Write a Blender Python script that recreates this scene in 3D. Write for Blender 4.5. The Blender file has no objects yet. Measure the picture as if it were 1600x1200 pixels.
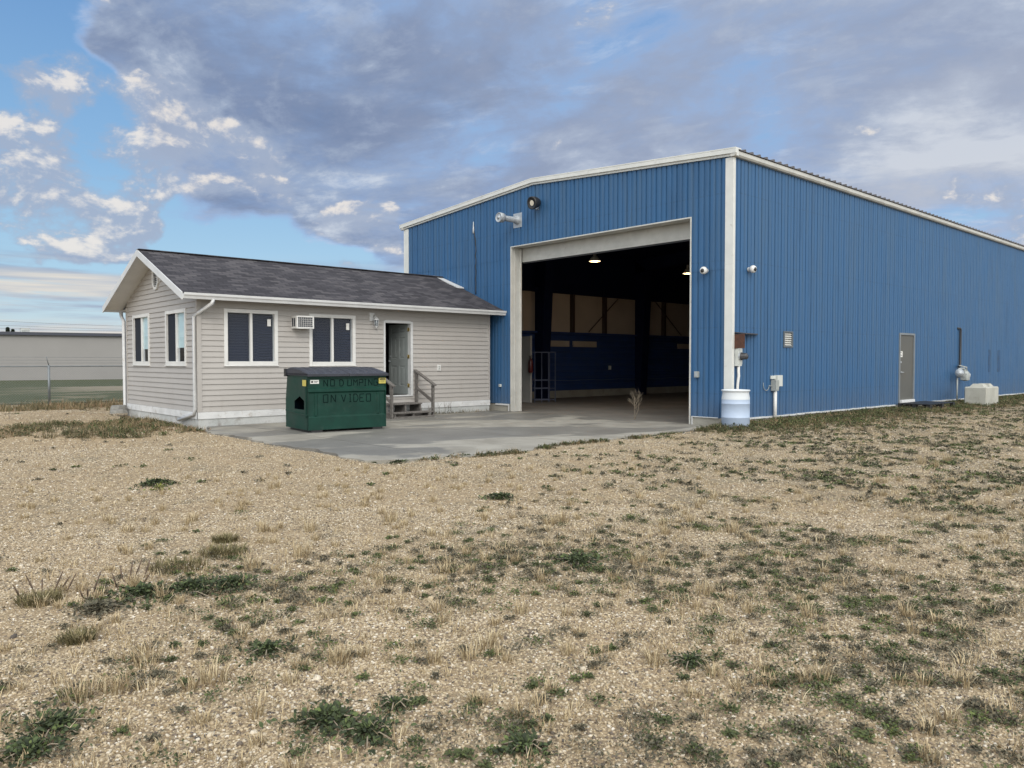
import bpy, bmesh, math, random
import numpy as np
from mathutils import Vector, Matrix

random.seed(7)
rng = np.random.default_rng(7)
S = bpy.context.scene
COL = S.collection

# ------------------------------------------------------------------ camera
CAM = Vector((-15.41, -9.615, 1.5))
TH = math.radians(42.16)
PITCH = math.atan(35 / 1206)
cd = bpy.data.cameras.new("camera")
cd.sensor_width = 36
cd.lens = 1206 / 1600 * 36
cd.clip_end = 4000
co = bpy.data.objects.new("camera", cd)
co.location = CAM
co.rotation_euler = (math.pi / 2 - PITCH, 0, -TH)
COL.objects.link(co)
S.camera = co
S.view_settings.view_transform = 'Standard'
S.view_settings.look = 'None'
S.view_settings.gamma = 1
S.view_settings.exposure = 0.0
S.cycles.max_bounces = 6

FW = Vector((math.sin(TH) * math.cos(PITCH), math.cos(TH) * math.cos(PITCH), -math.sin(PITCH)))
RT = Vector((math.cos(TH), -math.sin(TH), 0))
UP = RT.cross(FW)


def pdir(x, y):
    """unit direction in which a point of the photograph lies (for the placing of clouds)"""
    return (FW + RT * ((x - 800) / 1206) - UP * ((y - 600) / 1206)).normalized()


def gpt(x, y, z=0.0):
    d = pdir(x, y)
    t = (z - CAM.z) / d.z
    return CAM.x + d.x * t, CAM.y + d.y * t


# ------------------------------------------------------------------ node helpers
class NT:
    def __init__(s, nt):
        s.nt = nt
        s.N = nt.nodes
        s.L = nt.links

    def put(s, v, sock):
        if isinstance(v, bpy.types.NodeSocket):
            s.L.new(v, sock)
        elif v is not None:
            if sock.type == 'RGBA' and len(v) == 3:
                v = (*v, 1)
            sock.default_value = v

    def math(s, op, a, b=None, c=None, clamp=False):
        n = s.N.new('ShaderNodeMath')
        n.operation = op
        n.use_clamp = clamp
        s.put(a, n.inputs[0])
        s.put(b, n.inputs[1])
        s.put(c, n.inputs[2])
        return n.outputs[0]

    def vmath(s, op, a, b=None):
        n = s.N.new('ShaderNodeVectorMath')
        n.operation = op
        s.put(a, n.inputs[0])
        if op == 'SCALE':
            s.put(b, n.inputs['Scale'])
        else:
            s.put(b, n.inputs[1])
        return n.outputs['Value'] if op in ('DOT_PRODUCT', 'LENGTH') else n.outputs[0]

    def sep(s, v):
        n = s.N.new('ShaderNodeSeparateXYZ')
        s.put(v, n.inputs[0])
        return n.outputs

    def comb(s, x, y, z):
        n = s.N.new('ShaderNodeCombineXYZ')
        for i, q in enumerate((x, y, z)):
            s.put(q, n.inputs[i])
        return n.outputs[0]

    def ramp01(s, v, a, b, lo=0.0, hi=1.0, smooth=True):
        n = s.N.new('ShaderNodeMapRange')
        n.interpolation_type = 'SMOOTHSTEP' if smooth else 'LINEAR'
        n.clamp = True
        s.put(v, n.inputs[0])
        for i, q in enumerate((a, b, lo, hi)):
            s.put(q, n.inputs[i + 1])
        return n.outputs[0]

    def noise(s, vec, scale, detail=4, rough=0.55, dist=0.0, dims='3D'):
        n = s.N.new('ShaderNodeTexNoise')
        n.noise_dimensions = dims
        s.put(vec, n.inputs['Vector'])
        n.inputs['Scale'].default_value = scale
        n.inputs['Detail'].default_value = detail
        n.inputs['Roughness'].default_value = rough
        n.inputs['Distortion'].default_value = dist
        return n.outputs['Fac']

    def voro(s, vec, scale, feature='F1', rand=1.0):
        n = s.N.new('ShaderNodeTexVoronoi')
        n.feature = feature
        s.put(vec, n.inputs['Vector'])
        n.inputs['Scale'].default_value = scale
        n.inputs['Randomness'].default_value = rand
        return n

    def mix(s, f, a, b, mode='MIX'):
        n = s.N.new('ShaderNodeMix')
        n.data_type = 'RGBA'
        n.blend_type = mode
        s.put(f, n.inputs[0])
        s.put(a, n.inputs[6])
        s.put(b, n.inputs[7])
        return n.outputs[2]

    def cramp(s, f, stops):
        n = s.N.new('ShaderNodeValToRGB')
        e = n.color_ramp.elements
        while len(e) < len(stops):
            e.new(0.5)
        for q, (p, c) in zip(e, stops):
            q.position = p
            q.color = (*c, 1)
        s.put(f, n.inputs[0])
        return n.outputs[0]

    def coord(s, which='Object'):
        n = s.N.new('ShaderNodeTexCoord')
        return n.outputs[which]

    def bump(s, h, strength=0.3, dist=0.01, normal=None):
        n = s.N.new('ShaderNodeBump')
        s.put(h, n.inputs['Height'])
        n.inputs['Strength'].default_value = strength
        n.inputs['Distance'].default_value = dist
        if normal is not None:
            s.put(normal, n.inputs['Normal'])
        return n.outputs[0]


# ------------------------------------------------------------------ sky and sun
SUN_EL, SUN_AZ = math.radians(34), math.radians(212)     # azimuth clockwise from +Y
SUN_DIR = Vector((math.sin(SUN_AZ) * math.cos(SUN_EL), math.cos(SUN_AZ) * math.cos(SUN_EL), math.sin(SUN_EL)))
W = bpy.data.worlds.new("World")
S.world = W
W.use_nodes = True
t = NT(W.node_tree)
t.N.clear()
gen = t.coord('Generated')
sky = t.N.new('ShaderNodeTexSky')
sky.sky_type = 'NISHITA'
sky.sun_disc = False
sky.sun_elevation = SUN_EL
sky.sun_rotation = SUN_AZ
sky.air_density = 1.0
sky.dust_density = 0.4
sky.ozone_density = 2.0
x, y, z = t.sep(gen)
zc = t.math('MAXIMUM', z, 0.0)
den = t.math('ADD', zc, 0.16)
px = t.math('DIVIDE', x, den)
py = t.math('DIVIDE', y, den)
# streets of cloud run away to the right of the view
ca, sa = math.cos(math.radians(20)), math.sin(math.radians(20))
qx = t.math('ADD', t.math('MULTIPLY', px, ca), t.math('MULTIPLY', py, sa))
qy = t.math('SUBTRACT', t.math('MULTIPLY', py, ca), t.math('MULTIPLY', px, sa))
P = t.comb(qx, t.math('MULTIPLY', qy, 0.7), 0.0)
n1 = t.noise(P, 1.5, 10, 0.62, 0.5)
n2 = t.noise(t.vmath('ADD', P, (7.3, 2.1, 0)), 4.6, 9, 0.66, 0.35)
n3 = t.noise(t.vmath('ADD', P, (1.7, 9.4, 0)), 1.0, 7, 0.6, 0.6)
pv = t.vmath('MULTIPLY', gen, (1.0, 1.0, 1.6))
nd = t.noise(t.vmath('ADD', pv, (3.1, 0, 5.0)), 11.0, 10, 0.60, 0.2)          # puffs


wn = t.N.new('ShaderNodeTexNoise')
t.put(pv, wn.inputs['Vector'])
wn.inputs['Scale'].default_value = 4.0
wn.inputs['Detail'].default_value = 6
warp = t.vmath('NORMALIZE', t.vmath('ADD', gen, t.vmath('SCALE', t.vmath('SUBTRACT', wn.outputs['Color'], (0.5, 0.5, 0.5)), 0.30)))


def blob(px_, py_, r0, r1, wgt):
    d = pdir(px_, py_)
    dt = t.vmath('DOT_PRODUCT', warp, tuple(d))
    return t.ramp01(dt, math.cos(math.radians(r1 * 1.15)), math.cos(math.radians(r0)), 0.0, wgt)


def total(items):
    a = items[0]
    for b in items[1:]:
        a = t.math('ADD', a, b)
    return a


# sheet of grey cloud: where it is thick and where it opens
blobs = [(20, 90, 1, 8, -0.40), (90, 190, 1, 6, -0.22), (200, 40, 1, 4, 0.2), (230, 130, 1, 4, 0.14), (5, 170, 0, 3, 0.4), (720, 60, 0, 4, -0.10), (740, 130, 0, 3, -0.07), (1000, 90, 0, 5, 0.05), (60, 400, 2, 12, -0.40), (330, 385, 1, 6.5, -0.40), (480, 395, 1, 4.5, -0.38),
         (150, 440, 1, 7, -0.25), (30, 250, 1, 8, -0.2),
         (445, 232, 0, 2.4, -0.14), (555, 60, 0, 4.0, -0.14), (600, 20, 0, 4, -0.12), (660, 110, 0, 3, -0.1), (225, 25, 0, 2.5, -0.12),
         (545, 268, 0, 2.6, -0.14), (610, 255, 0, 2.2, -0.12), (560, 300, 0, 2.5, -0.10),
         (1020, 40, 1, 4, -0.03), (1060, 120, 0, 3.0, -0.09), (1120, 80, 1, 8, 0.10), (160, 10, 1, 5, 0.22), (300, 100, 1, 7, 0.26), (450, 140, 3, 12, 0.24),
         (620, 200, 3, 10, 0.22), (320, 290, 1, 6, 0.24), (230, 270, 1, 5, 0.16), (450, 310, 1, 6, 0.24), (560, 345, 1, 4, 0.22), (640, 380, 1, 5, 0.3), (1200, 100, 5, 22, 0.12),
         (760, 130, 3, 12, 0.14), (1550, 130, 3, 12, 0.14), (900, 260, 3, 12, 0.14)]
cov = t.math('MAXIMUM', t.math('MINIMUM', total([blob(*b) for b in blobs]), 0.20), -0.32)
n4 = t.noise(t.vmath('ADD', pv, (11.0, 4.0, 2.0)), 5.0, 10, 0.60, 0.25)
dens = t.math('ADD', total([t.math('MULTIPLY', n1, 0.75), t.math('MULTIPLY', n2, 0.30), t.math('MULTIPLY', n4, 0.75)]), cov)
mask = t.ramp01(dens, 0.78, 1.06)
core = t.ramp01(dens, 0.88, 1.20)
# low left cumulus
puffs = [(20, 300, 1, 4.5, 0.16), (170, 290, 1.0, 6, 0.15), (135, 180, 0.5, 4.0, 0.20), (200, 170, 0.3, 2.5, 0.2), (250, 190, 0.3, 2.5, 0.2), (230, 235, 1.5, 6, 0.15), (205, 320, 0.5, 3.5, 0.14), (10, 205, 0.5, 2.5, 0.14), (310, 250, 1, 5, 0.15), (400, 290, 1, 4, 0.12), (90, 260, 1, 4, 0.14), (60, 310, 1, 4, 0.14),
         (330, 380, 2, 6, -0.25), (60, 400, 2, 5, -0.22), (535, 365, 0.6, 2.0, 0.15), (600, 385, 0.6, 2.4, 0.16), (1570, 345, 1, 5, 0.12), (660, 400, 0.5, 2, .1)]
psum = t.math('MINIMUM', t.math('MULTIPLY', total([blob(*b) for b in puffs]), 7.0), 1.0)
pd = t.math('SUBTRACT', t.math('ADD', nd, t.math('MULTIPLY', psum, 0.20)), 0.16)
pmask = t.ramp01(pd, 0.435, 0.60)
# the same noise read a little towards the sun: lit tops, grey undersides
nds = t.noise(t.vmath('ADD', pv, (3.1 - 0.004, 0.0 + 0.004, 5.0 + 0.020)), 11.0, 10, 0.60, 0.2)
plit = t.ramp01(t.math('SUBTRACT', nd, nds), -0.02, 0.13)
plit = t.math('MULTIPLY', plit, t.ramp01(pd, 0.50, 0.60))
# bands near the horizon
hb = t.noise(t.comb(t.math('MULTIPLY', x, 2.2), t.math('MULTIPLY', y, 2.2), t.math('MULTIPLY', z, 34.0)), 1.6, 6, 0.55, 0.4)
hmask = t.math('MULTIPLY', t.ramp01(hb, 0.38, 0.54), t.ramp01(z, 0.095, 0.135, 1.0, 0.0))
blue = t.cramp(z, [(0.0, (0.64, 0.72, 0.74)), (0.09, (0.42, 0.65, 0.83)), (0.22, (0.27, 0.50, 0.78)), (0.42, (0.15, 0.33, 0.65)), (1.0, (0.06, 0.18, 0.5))])
blue = t.mix(0.15, blue, t.vmath('SCALE', sky.outputs[0], 0.1))
shade = t.cramp(t.math('MULTIPLY', total([t.math('MULTIPLY', n3, 0.6), t.math('MULTIPLY', n2, 0.40), t.math('MULTIPLY', n4, 0.7)]), 0.588),
                [(0.43, (0.15, 0.215, 0.365)), (0.495, (0.22, 0.285, 0.435)), (0.54, (0.33, 0.405, 0.55)), (0.59, (0.62, 0.68, 0.77))])
# the sheet grows paler to the right of the view
side = t.ramp01(t.vmath('DOT_PRODUCT', gen, tuple(pdir(1500, 250))), 0.72, 0.97)
shade = t.mix(t.math('MULTIPLY', side, 0.38), shade, (0.50, 0.555, 0.68))
lowr = blob(1560, 330, 1, 9, 0.5)
shade = t.mix(lowr, shade, (0.66, 0.68, 0.72))
thin = t.mix(core, (0.34, 0.48, 0.74), shade)
c = t.mix(mask, blue, thin)
wisp = t.math('MULTIPLY', t.ramp01(n2, 0.50, 0.66), t.math('MULTIPLY', mask, t.math('SUBTRACT', 1.0, core)))
c = t.mix(t.math('MULTIPLY', wisp, 0.55), c, (0.66, 0.75, 0.88))
pc = t.mix(plit, (0.37, 0.44, 0.58), (0.86, 0.81, 0.76))
c = t.mix(t.math('MULTIPLY', pmask, 0.88), c, pc)
hc = t.cramp(t.noise(t.comb(t.math('MULTIPLY', x, 3.0), t.math('MULTIPLY', y, 3.0), t.math('MULTIPLY', z, 52.0)), 1.5, 5, 0.5, 0.3),
             [(0.38, (0.30, 0.38, 0.54)), (0.52, (0.50, 0.55, 0.62)), (0.66, (0.74, 0.71, 0.66))])
c = t.mix(hmask, c, hc)
# extra brightness added to the unseen sky behind and overhead to light the yard
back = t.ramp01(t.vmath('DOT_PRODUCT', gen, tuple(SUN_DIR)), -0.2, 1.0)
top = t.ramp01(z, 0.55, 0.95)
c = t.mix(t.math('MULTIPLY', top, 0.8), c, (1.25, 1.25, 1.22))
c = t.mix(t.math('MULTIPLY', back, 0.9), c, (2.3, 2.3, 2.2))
below = t.ramp01(z, -0.02, 0.0, 1.0, 0.0)
c = t.mix(below, c, (0.12, 0.10, 0.08))
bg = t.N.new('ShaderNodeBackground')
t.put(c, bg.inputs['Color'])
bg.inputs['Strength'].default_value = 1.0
wo = t.N.new('ShaderNodeOutputWorld')
t.L.new(bg.outputs[0], wo.inputs[0])

sl = bpy.data.lights.new("sun", 'SUN')
sl.energy = 1.1
sl.angle = math.radians(22)
sl.color = (1.0, 0.93, 0.84)
so = bpy.data.objects.new("sun", sl)
so.rotation_euler = SUN_DIR.to_track_quat('Z', 'Y').to_euler()
so.location = (-10, -20, 30)
COL.objects.link(so)


# ------------------------------------------------------------------ materials
def new_mat(name):
    m = bpy.data.materials.new(name)
    m.use_nodes = True
    t = NT(m.node_tree)
    b = t.N['Principled BSDF']
    return m, t, b


def mat(name, col, rough=0.6, metal=0.0, var=0.12, scale=3.0, bump=0.0, bscale=60.0, dirt=None, spec=0.5):
    """plain surface with real-world mottling and optional dirt"""
    m, t, b = new_mat(name)
    o = t.coord('Object')
    n = t.noise(o, scale, 6, 0.6)
    k = t.ramp01(n, 0.3, 0.7, 1 - var, 1 + var)
    c = t.vmath('SCALE', tuple(col), k)
    if dirt:
        dcol, amount, dscale = dirt
        dn = t.noise(o, dscale, 7, 0.65, 0.5)
        c = t.mix(t.ramp01(dn, 0.62 - amount * 0.3, 0.8, 0, 0.8), c, dcol)
    t.put(c, b.inputs['Base Color'])
    t.put(t.ramp01(n, 0.3, 0.7, max(rough - 0.06, 0.03), min(rough + 0.08, 1)), b.inputs['Roughness'])
    b.inputs['Metallic'].default_value = metal
    b.inputs['Specular IOR Level'].default_value = spec
    if bump:
        t.put(t.bump(t.noise(o, bscale, 4, 0.6), bump, 0.01), b.inputs['Normal'])
    return m


def cladding_mat():
    m, t, b = new_mat('blue_steel')
    o = t.coord('Object')
    x, y, z = t.sep(o)
    n = t.noise(o, 1.1, 6, 0.6)
    streak = t.noise(t.comb(t.math('MULTIPLY', x, 7.0), t.math('MULTIPLY', y, 7.0), t.math('MULTIPLY', z, 0.35)), 1.0, 6, 0.65)
    c = t.mix(n, (0.022, 0.090, 0.212), (0.032, 0.110, 0.243))
    c = t.mix(t.ramp01(streak, 0.42, 0.68, 0, 0.55), c, (0.052, 0.105, 0.178))
    s2 = t.noise(t.comb(t.math('MULTIPLY', x, 2.3), t.math('MULTIPLY', y, 2.3), t.math('MULTIPLY', z, 0.25)), 1.0, 7, 0.7)
    c = t.mix(t.ramp01(s2, 0.52, 0.66, 0, 0.35), c, (0.020, 0.062, 0.135))
    scr = t.math('MULTIPLY', t.ramp01(t.math('ABSOLUTE', t.math('SUBTRACT', t.math('MODULO', z, 1.52), 0.76)), 0.012, 0.02, 1, 0), t.ramp01(t.noise(o, 30, 2, 0.5), 0.5, 0.55))
    c = t.mix(t.math('MULTIPLY', scr, 0.35), c, (0.02, 0.05, 0.10))
    # dust thrown up on the lowest half metre
    low = t.math('MULTIPLY', t.ramp01(z, 0.15, 1.0, 1, 0), t.noise(o, 4, 6, 0.7))
    c = t.mix(t.math('MULTIPLY', low, 0.35), c, (0.15, 0.14, 0.13))
    vo = t.voro(o, 2.2)
    sp = t.math('MULTIPLY', t.ramp01(vo.outputs['Distance'], 0.012, 0.03, 1, 0), 0.5)
    c = t.mix(sp, c, (0.03, 0.07, 0.14))
    t.put(c, b.inputs['Base Color'])
    t.put(t.ramp01(n, 0.3, 0.7, 0.42, 0.55), b.inputs['Roughness'])
    t.put(t.bump(t.noise(t.vmath('MULTIPLY', o, (1, 1, 0.5)), 2.5, 3, 0.5), 0.25, 0.01), b.inputs['Normal'])
    return m


def siding_mat():
    m, t, b = new_mat('vinyl_siding')
    o = t.coord('Object')
    n = t.noise(o, 1.5, 6, 0.6)
    c = t.mix(n, (0.372, 0.352, 0.335), (0.428, 0.410, 0.392))
    x, y, z = t.sep(o)
    st = t.noise(t.comb(t.math('MULTIPLY', x, 6.0), t.math('MULTIPLY', y, 6.0), z), 1.0, 6, 0.7)
    c = t.mix(t.ramp01(st, 0.5, 0.8, 0, 0.28), c, (0.27, 0.235, 0.21))
    t.put(c, b.inputs['Base Color'])
    b.inputs['Roughness'].default_value = 0.55
    t.put(t.bump(t.noise(t.vmath('MULTIPLY', o, (1, 1, 12)), 9, 3, 0.5), 0.12, 0.01), b.inputs['Normal'])
    return m


def shingle_mat():
    m, t, b = new_mat('asphalt_shingle')
    o = t.coord('Object')
    x, y, z = t.sep(o)
    v = t.comb(x, t.math('MULTIPLY', z, 2.69), 0.0)
    br = t.N.new('ShaderNodeTexBrick')
    t.put(v, br.inputs['Vector'])
    br.inputs['Scale'].default_value = 1.0
    br.inputs['Brick Width'].default_value = 0.30
    br.inputs['Row Height'].default_value = 0.145
    br.inputs['Mortar Size'].default_value = 0.007
    br.inputs['Mortar Smooth'].default_value = 0.3
    br.inputs['Color1'].default_value = (0, 0, 0, 1)
    br.inputs['Color2'].default_value = (1, 1, 1, 1)
    br.inputs['Mortar'].default_value = (0.0, 0, 0, 1)
    br.offset_frequency = 2
    br.squash_frequency = 1
    c = t.cramp(br.outputs['Color'], [(0.0, (0.028, 0.027, 0.032)), (0.5, (0.045, 0.043, 0.050)), (1.0, (0.078, 0.074, 0.080))])
    g = t.noise(o, 140, 3, 0.7)
    c = t.mix(t.ramp01(g, 0.4, 0.7, 0, 0.3), c, (0.075, 0.072, 0.08))
    b.inputs['Specular IOR Level'].default_value = 0.2
    c = t.mix(br.outputs['Fac'], c, (0.012, 0.012, 0.016))
    n = t.noise(o, 1.2, 5, 0.6)
    c = t.vmath('SCALE', c, t.ramp01(n, 0.3, 0.7, 1.08, 1.22))
    t.put(c, b.inputs['Base Color'])
    b.inputs['Roughness'].default_value = 0.92
    h = t.math('ADD', t.math('MULTIPLY', t.math('SUBTRACT', 1.0, br.outputs['Fac']), 1.0), t.math('MULTIPLY', g, 0.4))
    t.put(t.bump(h, 0.6, 0.012), b.inputs['Normal'])
    return m


def concrete_mat(name, a, bcol, stain=0.5, wet=False):
    m, t, b = new_mat(name)
    o = t.coord('Object')
    n = t.noise(o, 0.9, 8, 0.62, 0.3)
    c = t.mix(t.ramp01(n, 0.35, 0.65), a, bcol)
    f = t.noise(o, 70, 4, 0.7)
    c = t.vmath('SCALE', c, t.ramp01(f, 0.3, 0.7, 0.88, 1.1))
    r = 0.85
    if wet:
        # damp stains pulled out lengthways, with sharp drying edges
        x, y, z = t.sep(o)
        sv = t.comb(t.math('ADD', t.math('MULTIPLY', x, 0.42), t.math('MULTIPLY', y, -0.16)), t.math('ADD', t.math('MULTIPLY', x, 0.25), t.math('MULTIPLY', y, 0.85)), 0.0)
        sn = t.noise(sv, 0.62, 7, 0.55, 0.6)
        dampm = t.ramp01(sn, 0.475, 0.53)
        c = t.mix(t.math('MULTIPLY', dampm, 0.62), c, (0.10, 0.10, 0.10))
        b.inputs['Specular IOR Level'].default_value = 0.25
        # long joints sawn into the slab
        jx = t.math('ABSOLUTE', t.math('SUBTRACT', t.math('MODULO', t.math('ADD', x, 30.9), 3.05), 1.5))
        j = t.ramp01(jx, 0.008, 0.016, 0.7, 0)
        jy = t.math('ABSOLUTE', t.math('SUBTRACT', y, 4.1))
        j2 = t.ramp01(jy, 0.008, 0.016, 0.7, 0)
        c = t.mix(t.math('MAXIMUM', j, j2), c, (0.07, 0.06, 0.05))
        # oil drips
        vo = t.voro(o, 0.8)
        od = t.ramp01(t.math('ADD', vo.outputs['Distance'], t.math('MULTIPLY', f, 0.06)), 0.06, 0.13, 0.55, 0)
        c = t.mix(od, c, (0.05, 0.045, 0.04))
        t.put(t.math('SUBTRACT', 0.8, t.math('MULTIPLY', dampm, 0.3)), b.inputs['Roughness'])
    else:
        dn = t.noise(o, 3.5, 7, 0.7, 0.4)
        c = t.mix(t.ramp01(dn, 0.5, 0.75, 0, stain), c, (0.13, 0.105, 0.08))
        b.inputs['Roughness'].default_value = r
    t.put(c, b.inputs['Base Color'])
    t.put(t.bump(t.math('ADD', f, t.math('MULTIPLY', n, 1.5)), 0.25, 0.01), b.inputs['Normal'])
    return m


def ground_mat():
    m, t, b = new_mat('gravel_ground')
    o = t.coord('Object')
    x, y, z = t.sep(o)
    big = t.noise(o, 0.35, 6, 0.6, 0.4)
    mid = t.noise(o, 2.2, 7, 0.68)
    fine = t.noise(o, 26, 5, 0.75)
    v1 = t.voro(o, 46)
    v2 = t.voro(o, 95)
    # stones in many tints
    tint = t.sep(v1.outputs['Color'])[0]
    c1 = t.cramp(tint, [(0.0, (0.243, 0.176, 0.107)), (0.3, (0.364, 0.274, 0.163)), (0.6, (0.418, 0.326, 0.201)), (0.85, (0.459, 0.373, 0.246)), (1.0, (0.499, 0.431, 0.316))])
    tint2 = t.sep(v2.outputs['Color'])[0]
    c2 = t.cramp(tint2, [(0.0, (0.284, 0.208, 0.125)), (0.5, (0.384, 0.297, 0.181)), (1.0, (0.459, 0.373, 0.246))])
    c = t.mix(t.ramp01(mid, 0.42, 0.58), c1, c2)
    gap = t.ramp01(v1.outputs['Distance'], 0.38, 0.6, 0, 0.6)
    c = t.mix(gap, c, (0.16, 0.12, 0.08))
    # packed dirt shows through
    dirt = t.cramp(fine, [(0.3, (0.270, 0.195, 0.117)), (0.7, (0.391, 0.300, 0.189))])
    c = t.mix(t.ramp01(t.math('ADD', t.math('MULTIPLY', big, 0.6), t.math('MULTIPLY', mid, 0.5)), 0.5, 0.68, 0, 0.75), c, dirt)
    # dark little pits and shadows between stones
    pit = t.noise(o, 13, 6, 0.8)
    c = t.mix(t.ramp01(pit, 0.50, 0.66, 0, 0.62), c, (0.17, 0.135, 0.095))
    # low dry growth, more of it to the right of the yard
    rightward = t.ramp01(t.math('ADD', t.math('MULTIPLY', x, 0.74), t.math('MULTIPLY', y, -0.67)), -8.0, 3.0)
    gm = t.noise(o, 1.3, 8, 0.72, 0.6)
    gmask = t.ramp01(t.math('ADD', gm, t.math('MULTIPLY', rightward, 0.12)), 0.53, 0.66, 0, 0.6)
    c = t.mix(gmask, c, t.mix(fine, (0.085, 0.085, 0.06), (0.27, 0.23, 0.16)))
    th = t.noise(o, 4.5, 8, 0.78, 0.8)
    c = t.mix(t.ramp01(t.math('ADD', th, t.math('MULTIPLY', rightward, 0.08)), 0.54, 0.66, 0, 0.6), c, (0.20, 0.165, 0.12))
    # far yard and field beyond the fence
    far = t.ramp01(t.math('ADD', y, t.math('MULTIPLY', mid, 2.0)), 17.0, 20.0)
    c = t.mix(t.math('MULTIPLY', far, 0.8), c, t.mix(mid, (0.16, 0.15, 0.085), (0.30, 0.24, 0.17)))
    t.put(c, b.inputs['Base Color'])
    b.inputs['Roughness'].default_value = 0.95
    b.inputs['Specular IOR Level'].default_value = 0.25
    h = t.math('SUBTRACT', t.math('ADD', t.math('MULTIPLY', fine, 1.0), t.math('MULTIPLY', mid, 1.2)), t.math('MULTIPLY', v1.outputs['Distance'], 1.1))
    h = t.math('SUBTRACT', h, t.math('MULTIPLY', v2.outputs['Distance'], 0.5))
    t.put(t.bump(h, 0.6, 0.012), b.inputs['Normal'])
    return m


def island_mat(name, stops, rough=0.85, trans=0.0, vscale=None):
    """every blade, leaf or stone takes its own tint"""
    m, t, b = new_mat(name)
    g = t.N.new('ShaderNodeNewGeometry')
    f = g.outputs['Random Per Island']
    if vscale:
        f = t.math('ADD', t.math('MULTIPLY', f, 0.65), t.math('MULTIPLY', t.ramp01(t.noise(t.coord('Object'), vscale, 3, 0.6), 0.35, 0.65), 0.35))
    c = t.cramp(f, stops)
    n = t.noise(t.coord('Object'), 90, 3, 0.7)
    c = t.vmath('SCALE', c, t.ramp01(n, 0.3, 0.7, 0.82, 1.15))
    t.put(c, b.inputs['Base Color'])
    b.inputs['Roughness'].default_value = rough
    b.inputs['Specular IOR Level'].default_value = 0.3
    return m


def glass_mat(name, tint=(0.9, 0.95, 1.0)):
    m, t, b = new_mat(name)
    t.N.remove(b)
    tr = t.N.new('ShaderNodeBsdfTransparent')
    tr.inputs[0].default_value = (*tint, 1)
    gl = t.N.new('ShaderNodeBsdfGlossy')
    gl.inputs['Roughness'].default_value = 0.02
    ge = t.N.new('ShaderNodeNewGeometry')
    cs = t.math('ABSOLUTE', t.vmath('DOT_PRODUCT', ge.outputs['Normal'], ge.outputs['Incoming']))
    fr = t.math('ADD', 0.025, t.math('MULTIPLY', 0.9, t.math('POWER', t.math('SUBTRACT', 1.0, cs), 5.0)))
    mx = t.N.new('ShaderNodeMixShader')
    t.L.new(fr, mx.inputs[0])
    t.L.new(tr.outputs[0], mx.inputs[1])
    t.L.new(gl.outputs[0], mx.inputs[2])
    t.L.new(mx.outputs[0], t.N['Material Output'].inputs[0])
    return m


def glow_mat(name, col, strength):
    m, t, b = new_mat(name)
    b.inputs['Base Color'].default_value = (*col, 1)
    b.inputs['Emission Color'].default_value = (*col, 1)
    b.inputs['Emission Strength'].default_value = strength
    return m


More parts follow.
